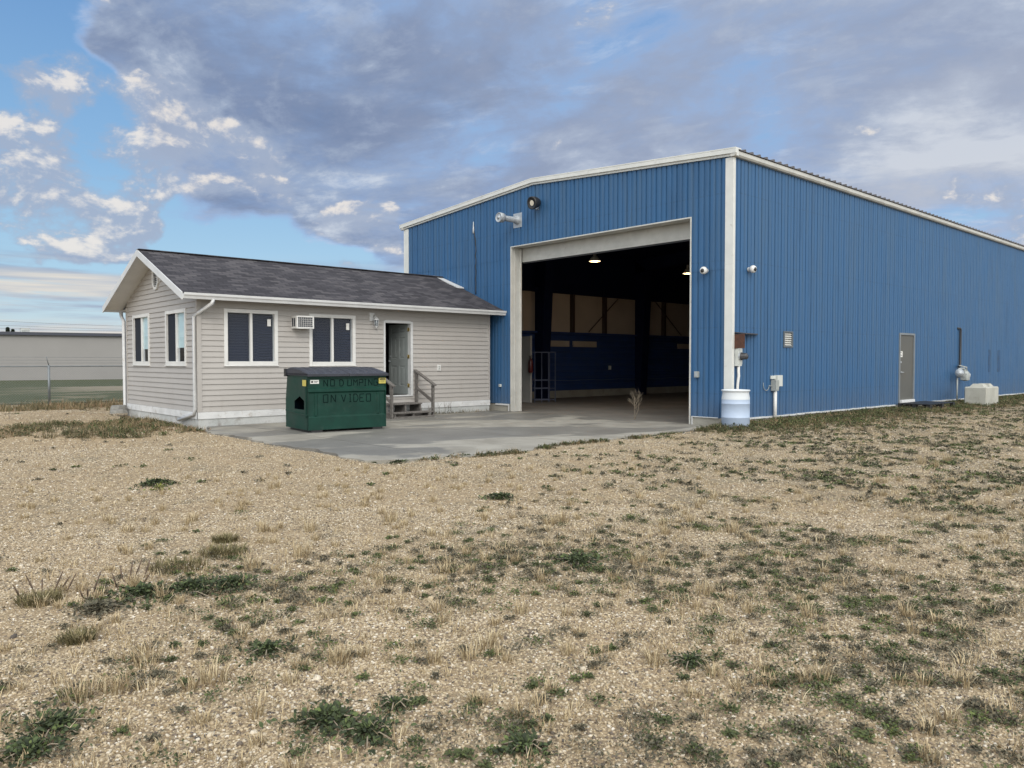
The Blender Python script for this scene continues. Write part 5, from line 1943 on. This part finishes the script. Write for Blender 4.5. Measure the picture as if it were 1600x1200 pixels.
# ------------------------------------------------------------------ vegetation and gravel
def blades(cx, cy, h, r, n, lean=0.5, wid=0.0035, stiff=0.6):
    """arrays of tufts -> one triangle soup of bent blades"""
    cx, cy, h, r = (np.repeat(np.asarray(q, float), n) for q in (cx, cy, h, r))
    N_ = len(cx)
    a = rng.random(N_) * 2 * np.pi
    rr = r * np.sqrt(rng.random(N_))
    bx_, by_ = cx + rr * np.cos(a), cy + rr * np.sin(a)
    bz_ = gh(bx_, by_) - 0.004
    a2 = a + rng.normal(0, 0.9, N_)
    hh = h * (0.45 + 0.75 * rng.random(N_))
    ln = hh * lean * (0.3 + 1.1 * rng.random(N_))
    dx_, dy_ = np.cos(a2), np.sin(a2)
    w_ = wid * (0.7 + 0.6 * rng.random(N_))
    sx_, sy_ = -dy_ * w_, dx_ * w_
    v0 = np.stack([bx_ - sx_, by_ - sy_, bz_], 1)
    v1 = np.stack([bx_ + sx_, by_ + sy_, bz_], 1)
    mx_, my_, mz_ = bx_ + dx_ * ln * 0.35, by_ + dy_ * ln * 0.35, bz_ + hh * stiff
    v2 = np.stack([mx_ - sx_ * .8, my_ - sy_ * .8, mz_], 1)
    v3 = np.stack([mx_ + sx_ * .8, my_ + sy_ * .8, mz_], 1)
    v4 = np.stack([bx_ + dx_ * ln, by_ + dy_ * ln, bz_ + hh], 1)
    V = np.stack([v0, v1, v2, v3, v4], 1).reshape(-1, 3)
    b_ = np.arange(N_)[:, None] * 5
    F = np.concatenate([b_ + [0, 1, 3], b_ + [0, 3, 2], b_ + [2, 3, 4]], 1).reshape(-1, 3)
    return V, F


def leaves(cx, cy, R, n, size=0.03, zup=0.25, flat=0.35):
    """low mats of small pointed leaves along creeping stems"""
    cx, cy, R = (np.repeat(np.asarray(q, float), n) for q in (cx, cy, R))
    N_ = len(cx)
    ns = 9
    arm = rng.integers(0, ns, N_)
    seed = (np.abs(np.sin(cx * 91.7 + cy * 37.3)) * 6.28)
    ar = seed + arm * 2 * np.pi / ns + rng.normal(0, 0.16, N_)
    rr = R * np.minimum(np.abs(rng.normal(0, 0.55, N_)) + 0.05, 1.5) * (0.5 + 0.6 * np.abs(np.sin(seed * 3 + arm * 2.1)))
    x_, y_ = cx + rr * np.cos(ar), cy + rr * np.sin(ar)
    z_ = gh(x_, y_) + 0.006 + R * zup * np.clip(1 - (rr / R), 0, 1) * rng.random(N_) + 0.010 * rng.random(N_)
    la = ar + rng.choice([-1, 1], N_) * (0.4 + 0.7 * rng.random(N_))
    L_ = size * (0.6 + 0.8 * rng.random(N_))
    tilt = rng.normal(flat * 0.6, flat, N_)
    d = np.stack([np.cos(la) * np.cos(tilt), np.sin(la) * np.cos(tilt), np.sin(tilt)], 1) * L_[:, None]
    roll = rng.normal(0, 0.5, N_)
    s_ = np.stack([-np.sin(la) * np.cos(roll), np.cos(la) * np.cos(roll), np.sin(roll)], 1) * (L_ * 0.30)[:, None]
    c_ = np.stack([x_, y_, z_], 1)
    up = np.array([0, 0, 1.0]) * (L_ * 0.10)[:, None]
    V = np.stack([c_, c_ + d * .35 + s_ + up, c_ + d * .35 - s_ + up, c_ + d * .75 + s_ * .7, c_ + d * .75 - s_ * .7, c_ + d * 1.05 - up], 1).reshape(-1, 3)
    b_ = np.arange(N_)[:, None] * 6
    F = np.concatenate([b_ + [0, 1, 2], b_ + [1, 3, 4], b_ + [1, 4, 2], b_ + [3, 5, 4]], 1).reshape(-1, 3)
    return V, F


def cat(*parts):
    Vs, Fs, o_ = [], [], 0
    for V, F in parts:
        Vs.append(V)
        Fs.append(F + o_)
        o_ += len(V)
    return np.concatenate(Vs), np.concatenate(Fs)


def polar(n, r0, r1, a0, a1, pw=1.0):
    """points on the ground round the place the photographer stood"""
    u_ = rng.random(n)
    r_ = (r0 ** (2 * pw) + u_ * (r1 ** (2 * pw) - r0 ** (2 * pw))) ** (1 / (2 * pw))
    a = np.radians(a0 + (a1 - a0) * rng.random(n)) + TH
    return CAM.x + r_ * np.sin(a), CAM.y + r_ * np.cos(a), r_, a - TH


def yard(x, y):
    """open gravel, not slab nor building"""
    slab_ = (x > -9.15) & (y > 0.35 - 0.35 * np.exp(-((x + 6.6) / 1.7) ** 2) + 0.5 * np.maximum(0, x + 1.4) ** 1.2) & (y < 8.2)
    bld = ((x > -0.05) & (y > -0.08)) | ((x > -9.0) & (y > 8.1) & (y < 13.5))
    return ~(slab_ | bld)


def vnoise(x, y, s, seed=0):
    """smooth value noise for the placing of plants"""
    r_ = np.random.default_rng(seed)
    T = r_.random((64, 64))
    u_, v_ = x / s + 100, y / s + 100
    i, j = np.floor(u_).astype(int), np.floor(v_).astype(int)
    fu, fv = u_ - i, v_ - j
    fu, fv = fu * fu * (3 - 2 * fu), fv * fv * (3 - 2 * fv)
    i0, j0, i1, j1 = i % 64, j % 64, (i + 1) % 64, (j + 1) % 64
    return (T[i0, j0] * (1 - fu) + T[i1, j0] * fu) * (1 - fv) + (T[i0, j1] * (1 - fu) + T[i1, j1] * fu) * fv


def lushness(x, y):
    """0 bare .. 1 overgrown: rises to the right of the yard, bare wheel track on the left"""
    lat = (x - CAM.x) * math.cos(TH) - (y - CAM.y) * math.sin(TH)
    dep = (x - CAM.x) * math.sin(TH) + (y - CAM.y) * math.cos(TH)
    ang_ = lat / np.maximum(dep, 1)
    l = sstep(-0.15, 0.62, ang_) * 0.85
    band = np.exp(-((dep - 5.6 - 0.9 * lat * 0.3) / 1.1) ** 2) * (1 - sstep(0.1, 0.6, ang_)) * 0.85 * sstep(-0.75, -0.25, ang_)
    near = np.exp(-((dep - 3.2) / 0.8) ** 2) * 0.25 * (1 - sstep(-0.1, 0.3, ang_))
    bare = sstep(-0.05, -0.5, ang_) * sstep(7, 9, dep)
    return np.clip(l + band + near - bare * 0.3, 0, 1)


# pebbles: real stones near the viewer
def stones(n, r0, r1, smin, smax, ico=True, spread=48):
    x_, y_, r_, a_ = polar(n, r0, r1, -spread, spread)
    ok = yard(x_, y_)
    loose = vnoise(x_, y_, 0.45, 5) * 0.5 + vnoise(x_, y_, 1.6, 6) * 0.5
    ok &= rng.random(n) < np.clip(0.30 + loose * 1.0, 0, 1)
    x_, y_ = x_[ok], y_[ok]
    n = len(x_)
    s_ = smin + (smax - smin) * rng.random(n) ** 2.6
    if ico:
        ph = (1 + 5 ** 0.5) / 2
        B = np.array([(-1, ph, 0), (1, ph, 0), (-1, -ph, 0), (1, -ph, 0), (0, -1, ph), (0, 1, ph), (0, -1, -ph), (0, 1, -ph), (ph, 0, -1), (ph, 0, 1), (-ph, 0, -1), (-ph, 0, 1)]) / 1.9
        Fb = np.array([(0, 11, 5), (0, 5, 1), (0, 1, 7), (0, 7, 10), (0, 10, 11), (1, 5, 9), (5, 11, 4), (11, 10, 2), (10, 7, 6), (7, 1, 8), (3, 9, 4), (3, 4, 2), (3, 2, 6), (3, 6, 8), (3, 8, 9), (4, 9, 5), (2, 4, 11), (6, 2, 10), (8, 6, 7), (9, 8, 1)])
    else:
        B = np.array([(1, 0, 0), (0, 1, 0), (-1, 0, 0), (0, -1, 0), (0, 0, 1), (0, 0, -1.0)])
        Fb = np.array([(0, 1, 4), (1, 2, 4), (2, 3, 4), (3, 0, 4)])
        B = B[:5]
    k = len(B)
    V = B[None] * (1 + rng.normal(0, 0.16, (n, k, 3)))
    V = V * np.stack([s_ * (0.8 + 0.7 * rng.random(n)), s_ * (0.7 + 0.4 * rng.random(n)), s_ * (0.40 + 0.35 * rng.random(n))], 1)[:, None, :]
    tl = rng.normal(0, 0.35, n)
    V = np.stack([V[..., 0] * np.cos(tl)[:, None] + V[..., 2] * np.sin(tl)[:, None], V[..., 1], -V[..., 0] * np.sin(tl)[:, None] + V[..., 2] * np.cos(tl)[:, None]], -1)
    a = rng.random(n) * 2 * np.pi
    c_, q_ = np.cos(a)[:, None], np.sin(a)[:, None]
    V = np.stack([V[..., 0] * c_ - V[..., 1] * q_ + x_[:, None], V[..., 0] * q_ + V[..., 1] * c_ + y_[:, None], V[..., 2] + (gh(x_, y_) + s_ * 0.12)[:, None]], -1)
    F = (Fb[None] + (np.arange(n) * k)[:, None, None]).reshape(-1, 3)
    return V.reshape(-1, 3), F


peb = cat(stones(150000, 2.0, 4.6, 0.0028, 0.0105), stones(300, 2.0, 8.0, 0.012, 0.024),
          stones(260000, 4.4, 8.0, 0.0035, 0.011, False), stones(240000, 7.9, 15.0, 0.005, 0.014, False), stones(170000, 14.5, 26.0, 0.008, 0.019, False))
np_mesh('gravel', peb[0], peb[1], M['pebble'], True, 'loose pale gravel stones strewn over the yard', 'stuff')

# dry grass tufts
x_, y_, r_, a_ = polar(34000, 2.2, 27, -47, 47, 0.70)
l_ = lushness(x_, y_)
keep = yard(x_, y_) & (rng.random(len(x_)) < np.clip(0.07 + 0.85 * l_ + 0.30 * np.exp(-((r_ - 4.0) / 2.2) ** 2), 0, 0.9) * (0.35 + 1.1 * vnoise(x_, y_, 0.9, 11)))
x_, y_ = x_[keep], y_[keep]
n = len(x_)
h_ = 0.014 + 0.055 * rng.random(n) ** 2.8
near_tufts = [(530, 1035, .10), (300, 815, .08), (200, 830, .07), (470, 870, .13), (395, 890, .12), (485, 830, .11), (610, 815, .13), (230, 1035, .1), (120, 1095, .09), (700, 885, .07), (1145, 832, .10), (1100, 930, .1), (760, 1010, .08), (335, 1065, .09), (1440, 725, .14), (1480, 722, .14), (1460, 730, .12), (860, 820, .10), (880, 815, .10), (180, 1080, .09)]
nt = np.array([gpt(q[0], q[1]) for q in near_tufts])
dg = cat(blades(x_, y_, h_, 0.02 + h_ * 0.7, 16, 0.9, 0.0022),
         blades(*(lambda q: (q[0], q[1], 0.035 + 0.06 * rng.random(len(q[0])) ** 1.5, np.full(len(q[0]), 0.035)))([w[:420] for w in (lambda p: (p[0][yard(p[0], p[1])], p[1][yard(p[0], p[1])]))(polar(560, 2.5, 11, -40, 40, 0.8))]), 55, 0.7, 0.0022),
         blades(nt[:, 0], nt[:, 1], np.array([q[2] for q in near_tufts]), np.full(len(nt), 0.06), 90, 0.6, 0.0022))
np_mesh('dry_grass', dg[0], dg[1], M['drygrass'], False, 'small straw coloured grass tufts scattered over the gravel', 'stuff')

# low weeds
x_, y_, r_, a_ = polar(42000, 2.2, 32, -47, 47, 0.68)
l_ = lushness(x_, y_)
p_ = np.clip(l_ * 0.95, 0, 1) * (1 - 0.45 * sstep(9, 20, r_)) * sstep(0.34, 0.80, vnoise(x_, y_, 0.5, 21) * 0.6 + vnoise(x_, y_, 1.5, 22) * 0.4 + 0.16 * l_) + 0.008
keep = yard(x_, y_) & (rng.random(len(x_)) < p_)
x_, y_, r_ = x_[keep], y_[keep], r_[keep]
n = len(x_)
R_ = 0.03 + 0.15 * rng.random(n) ** 1.9
nearm = r_ < 9
half = rng.random(n) < 0.45
g1 = cat(leaves(x_[nearm & half], y_[nearm & half], R_[nearm & half], 85, 0.015, 0.14), leaves(x_[~nearm & half], y_[~nearm & half], R_[~nearm & half], 32, 0.032, 0.14))
np_mesh('ground_weeds', g1[0], g1[1], M['weed'], False, 'low green weeds creeping over the gravel', 'stuff')
g2 = cat(leaves(x_[nearm & ~half], y_[nearm & ~half], R_[nearm & ~half], 75, 0.014, 0.18, 0.6), leaves(x_[~nearm & ~half], y_[~nearm & ~half], R_[~nearm & ~half], 26, 0.030, 0.18, 0.6))
np_mesh('withered_weeds', g2[0], g2[1], M['greyweed'], False, 'low withered grey brown weeds between the stones', 'stuff')

# matted dead grass lying flat between the weeds
x_, y_, r_, a_ = polar(16000, 2.2, 26, -47, 47, 0.70)
l_ = lushness(x_, y_)
keep = yard(x_, y_) & (rng.random(len(x_)) < np.clip(0.05 + 1.0 * l_, 0, 0.95) * sstep(0.35, 0.7, vnoise(x_, y_, 0.7, 41)))
x_, y_ = x_[keep], y_[keep]
n = len(x_)
th_ = blades(x_, y_, 0.007 + 0.012 * rng.random(n), 0.05 + 0.13 * rng.random(n), 34, 4.0, 0.0022)
np_mesh('dead_thatch', th_[0], th_[1], M['thatch'], False, 'matted brown dead grass lying flat on the gravel', 'stuff')

# rank grass: by the office gable, along the fence and along the long wall, edge of the slab
px_, py_ = [], []
n = 5200
ax2 = rng.uniform(-17, -9.1, n)
ay2 = rng.uniform(6.0, 14.5, n)
m_ = (ay2 > 6.6 + 0.5 * np.sin(ax2 * 1.3) + 0.12 * (-9.2 - ax2)) & (ay2 < 9.6 + 0.45 * (ax2 + 12) + 0.5 * np.sin(ax2 * 2.0)) & (rng.random(n) < sstep(-18, -12, ax2) * (0.35 + vnoise(ax2, ay2, 0.9, 31)))
A1 = (ax2[m_], ay2[m_])
n = 4200
ax2 = rng.uniform(-25, -7.5, n)
ay2 = rng.normal(18.6, 1.0, n)
m_ = rng.random(n) < vnoise(ax2, ay2, 1.5, 33) * 1.3
A2 = (ax2[m_], ay2[m_])
n = 9500
ax2 = rng.uniform(-1.6, 34, n)
ay2 = -0.08 - np.abs(rng.normal(0, 0.95, n))
m_ = (ax2 > -1.3 - 0.6 * ay2 - 1.0) & (rng.random(n) < 0.25 + 0.9 * vnoise(ax2, ay2, 1.1, 35)) & ((ay2 > -2.9) | (rng.random(n) < 0.3))
m_ &= ~((ax2 > BX - 0.05) & (ax2 < BX + 1.26) & (ay2 > BY - 0.02) & (ay2 < BY + 0.70))
m_ &= ~((ax2 > 8.9) & (ax2 < 11.1) & (ay2 > -1.1))
m_ &= ((ax2 - bxy[0]) ** 2 + (ay2 - bxy[1]) ** 2) > 0.31 ** 2
A3 = (ax2[m_], ay2[m_])
# slab edge, threshold, office footing
ex_, ey_ = [], []
for k in range(460):
    xx = random.uniform(-9.3, -0.2)
    if random.random() < (0.9 if xx > -7 else 0.45) and (math.sin(xx * 5.1) + math.sin(xx * 2.3 + 1)) > -0.5:
        ex_.append(xx)
        ey_.append(0.10 + 0.12 * math.sin(xx * 1.9) + 0.5 * max(0, xx + 1.4) ** 1.2 - 0.35 * math.exp(-((xx + 6.6) / 1.7) ** 2) + random.gauss(0, 0.07))
E1 = (np.array(ex_), np.array(ey_))
ty = rng.uniform(1.2, 7.5, 260)
E2 = (np.full(260, -0.06) + rng.normal(0, 0.05, 260), ty)
fx2 = rng.uniform(-2.9, -0.3, 110)
E3 = (fx2, 8.10 - np.abs(rng.normal(0, 0.05, 110)))


def hts(A, lo, hi, pw=1.6):
    return lo + (hi - lo) * rng.random(len(A[0])) ** pw


H1, H2, H3 = hts(A1, 0.04, 0.17, 2.2), hts(A2, 0.06, 0.28, 2.5), hts(A3, 0.03, 0.12, 2.0)
rg = cat(blades(*A1, H1, H1 * 0.8, 16, 0.8, 0.004), blades(*A2, H2, H2 * 0.8, 10, 0.6, 0.007), blades(*A3, H3, H3 * 0.8, 13, 0.8, 0.0045),
         blades(*E1, hts(E1, 0.03, 0.11), np.full(len(E1[0]), 0.05), 16, 0.9, 0.004),
         blades(*E2, hts(E2, 0.03, 0.09), np.full(len(E2[0]), 0.04), 9, 0.9, 0.004),
         blades(*E3, hts(E3, 0.05, 0.2), np.full(len(E3[0]), 0.05), 10, 0.6, 0.004))
np_mesh('rank_grass', rg[0], rg[1], M['greengrass'], False, 'rank green and brown grass along the buildings, the slab and the fence', 'stuff')
lw = cat(leaves(A1[0][::3], A1[1][::3], np.full(len(A1[0][::3]), 0.13), 26, 0.035, 0.6, 0.6), leaves(A3[0][::3], A3[1][::3], np.full(len(A3[0][::3]), 0.14), 26, 0.035, 0.6, 0.6),
         leaves(E1[0][::2], E1[1][::2], np.full(len(E1[0][::2]), 0.10), 26, 0.03, 0.5, 0.6))
np_mesh('leafy_undergrowth', lw[0], lw[1], M['weed'], False, 'leafy low weeds mixed into the grass beside the buildings', 'stuff')

# weeds big enough to be picked out one by one
WEEDS = [  # pixel on the ground, radius, material, leaf size, label
    (85, 1140, 0.17, 'greenweed', 0.035, 'large dark green weed mat in the lower left corner, upper of two'),
    (50, 1180, 0.15, 'greenweed', 0.035, 'dark green weed mat at the very bottom left corner'),
    (285, 925, 0.40, 'greenweed', 0.045, 'widest dark green weed mat, left of centre on the gravel'),
    (155, 955, 0.17, 'greyweed', 0.04, 'dusky grey green weed left of the widest weed mat'),
    (418, 1018, 0.15, 'greenweed', 0.035, 'compact deep green weed right below the widest weed mat'),
    (243, 757, 0.22, 'greenweed', 0.055, 'small dark weed beside the single yellow green clump'),
    (780, 778, 0.17, 'greenweed', 0.05, 'lone round bright green weed in the middle of the bare gravel'),
    (905, 880, 0.22, 'greenweed', 0.045, 'bushy green weed right of the picture centre'),
    (510, 1128, 0.17, 'greenweed', 0.04, 'broad leafed green weed near the bottom edge, left of centre'),
    (575, 1150, 0.15, 'greenweed', 0.04, 'bright leafed weed beside another near the bottom edge'),
    (617, 1103, 0.09, 'greenweed', 0.03, 'small leafy rosette alone near the bottom centre'),
    (820, 1170, 0.10, 'greenweed', 0.04, 'green rosette at the bottom edge left of the weedy right side'),
    (1078, 1037, 0.13, 'greenweed', 0.03, 'rounded dense weed low on the right half'),
    (620, 722, 0.16, 'greenweed', 0.05, 'green weed clump on the near edge of the concrete slab'),
]
for px_, py_, R, mk, sz, lab in WEEDS:
    X_, Y_ = gpt(px_, py_)
    w_ = thing('weed_clump', (X_, Y_, 0), lab, 'weed', 'weed clumps on the gravel')
    nn = int(300 + 9000 * R * R)
    subs = 1 if R < 0.3 else 3
    offs = [(0, 0)] if subs == 1 else [(-0.22, -0.08), (0.05, 0.05), (0.27, 0.10)]
    rr = R if subs == 1 else R * 0.55
    V, F = cat(*[leaves([X_ + o1 * RT.x + o2 * FW.x], [Y_ + o1 * RT.y + o2 * FW.y], [rr], max(nn // subs, 260), sz * 0.62, 0.22, 0.5) for o1, o2 in offs])
    np_mesh('foliage', V, F, M[mk], False, parent=w_, off=(X_, Y_, 0))
    mb = MB()
    for k in range(7):
        a = k * 0.9 + px_
        mb.tube([(X_, Y_, 0.0), (X_ + R * .4 * math.cos(a), Y_ + R * .4 * math.sin(a), 0.03), (X_ + R * .8 * math.cos(a), Y_ + R * .8 * math.sin(a), 0.015)], 0.003, 4)
    mb.build('stem', M['straw'], w_)
X_, Y_ = gpt(249, 766)
w_ = thing('weed_clump', (X_, Y_, 0), 'single yellow green leafy clump on the bare gravel at left', 'weed', 'weed clumps on the gravel')
V, F = leaves([X_], [Y_], [0.09], 120, 0.028, 0.9, 0.8)
np_mesh('foliage', V, F, M['limeweed'], parent=w_, off=(X_, Y_, 0))
mb = MB()
for k in range(5):
    mb.tube([(X_, Y_, 0), (X_ + 0.05 * math.cos(k * 1.3), Y_ + 0.05 * math.sin(k * 1.3), 0.08)], 0.003, 4)
mb.build('stem', M['straw'], w_)

# olive grass clumps
for px_, py_, R, h, lab in ((278, 888, 0.20, 0.06, 'squat olive grass clump in front of the widest weed mat'), (350, 866, 0.17, 0.07, 'middle olive grass clump of the trio left of centre'), (352, 846, 0.10, 0.06, 'farthest and smallest olive grass clump of the trio'),
                            (60, 940, 0.13, 0.06, 'olive grass clump with brown spikes near the left edge'), (120, 1000, 0.09, 0.05, 'brownish olive grass clump below the spiky one at left')):
    X_, Y_ = gpt(px_, py_)
    V, F = blades([X_], [Y_], [h], [R], 420, 0.9, 0.003)
    np_mesh('grass_clump', V, F, M['olive'], False, lab, None, 'grass', off=(X_, Y_, 0))['group'] = 'olive grass clumps on the gravel'

# dead spikes of dock
for px_, py_, lab, R in ((65, 930, 'brown seed spikes rising from the olive grass at the left edge', 0.15), (198, 914, 'brown bent seed spikes left of the widest weed mat', 0.16), (137, 935, 'pair of thin brown seed spikes between the two larger bunches', 0.07)):
    X_, Y_ = gpt(px_, py_)
    mb = MB()
    for k in range(6 if R > 0.1 else 3):
        a = random.uniform(0, 6.28)
        r_ = R * random.uniform(0.2, 1)
        x0, y0 = X_ + r_ * math.cos(a), Y_ + r_ * math.sin(a)
        hh = random.uniform(0.08, 0.17)
        mb.tube([(X_, Y_, 0.0), (x0, y0, 0.02), (x0 + .02 * math.cos(a), y0 + .02 * math.sin(a), hh * .5), (x0 + .05 * math.cos(a), y0 + .05 * math.sin(a), hh)], [0.003, 0.0035, 0.006, 0.003], 5)
    tag(mb.build('seed_spikes', M['bark'], None, (X_, Y_, 0)), lab, 'dry plant', 'brown seed spikes on the gravel')

# tall dead weed at the threshold
X_, Y_ = 0.0 + gpt(992, 656)[0], gpt(992, 656)[1]
dw_ = thing('dead_weed', (X_, Y_, 0), 'tall bare dry weed standing at the threshold of the open overhead door', 'dry plant')
mb = MB()
r_ = random.Random(5)


def branch(mb, p, d, L_, rad, depth):
    q = p + d * L_
    m_ = p + d * L_ * 0.5 + Vector((r_.uniform(-.01, .01), r_.uniform(-.01, .01), 0.01))
    mb.tube([p, m_, q], [rad, rad * 0.85, rad * 0.6], 5)
    if depth:
        for k in range(3):
            nd_ = (d + Vector((r_.uniform(-.75, .75), r_.uniform(-.75, .75), r_.uniform(0.0, .5)))).normalized()
            branch(mb, p + d * L_ * r_.uniform(0.55, 1.0), nd_, L_ * r_.uniform(0.5, 0.75), rad * 0.6, depth - 1)


st_ = MB()
st_.tube([(X_, Y_, 0), (X_ + 0.01, Y_ + 0.01, 0.25), (X_ + 0.0, Y_ + 0.02, 0.55)], [0.009, 0.008, 0.006], 6)
st_.tube([(X_, Y_, 0.02), (X_ + 0.04, Y_ - 0.07, 0.25), (X_ + 0.05, Y_ - 0.09, 0.48)], [0.007, 0.006, 0.004], 5)
st_.build('stem', M['straw'], dw_)
for k in range(8):
    sy = (-1) ** k
    branch(mb, Vector((X_, Y_ + (0.02 if k % 2 else -0.07), 0.26 + 0.05 * (k // 2))), Vector((r_.uniform(-.4, .4), sy * r_.uniform(0.3, 1.3), 1)).normalized(), 0.25, 0.0045, 2)
mb.build('branches', M['straw'], dw_)

# brush by the office footing
X_, Y_ = -2.35, 7.98
bw = thing('dry_bush', (X_, Y_, 0), 'scraggly brown dry weeds against the white office footing right of the steps', 'dry plant')
mb = MB()
for k in range(9):
    branch(mb, Vector((X_ + r_.uniform(-.35, .75), Y_ + r_.uniform(-.05, .05), 0.0)), Vector((r_.uniform(-.4, .4), r_.uniform(-.25, .1), 1)).normalized(), r_.uniform(0.12, 0.28), 0.004, 1)
mb.build('branches', M['bark'], bw)
V, F = leaves([X_, X_ + 0.4, X_ + 0.8], [Y_, Y_, Y_], [0.12, 0.14, 0.1], 60, 0.03, 1.2, 0.6)
np_mesh('foliage', V, F, M['greyweed'], parent=bw, off=(X_, Y_, 0))
print('tris gravel', len(peb[1]), 'dry', len(dg[1]), 'weeds', len(g1[1]) + len(g2[1]), 'rank', len(rg[1]))
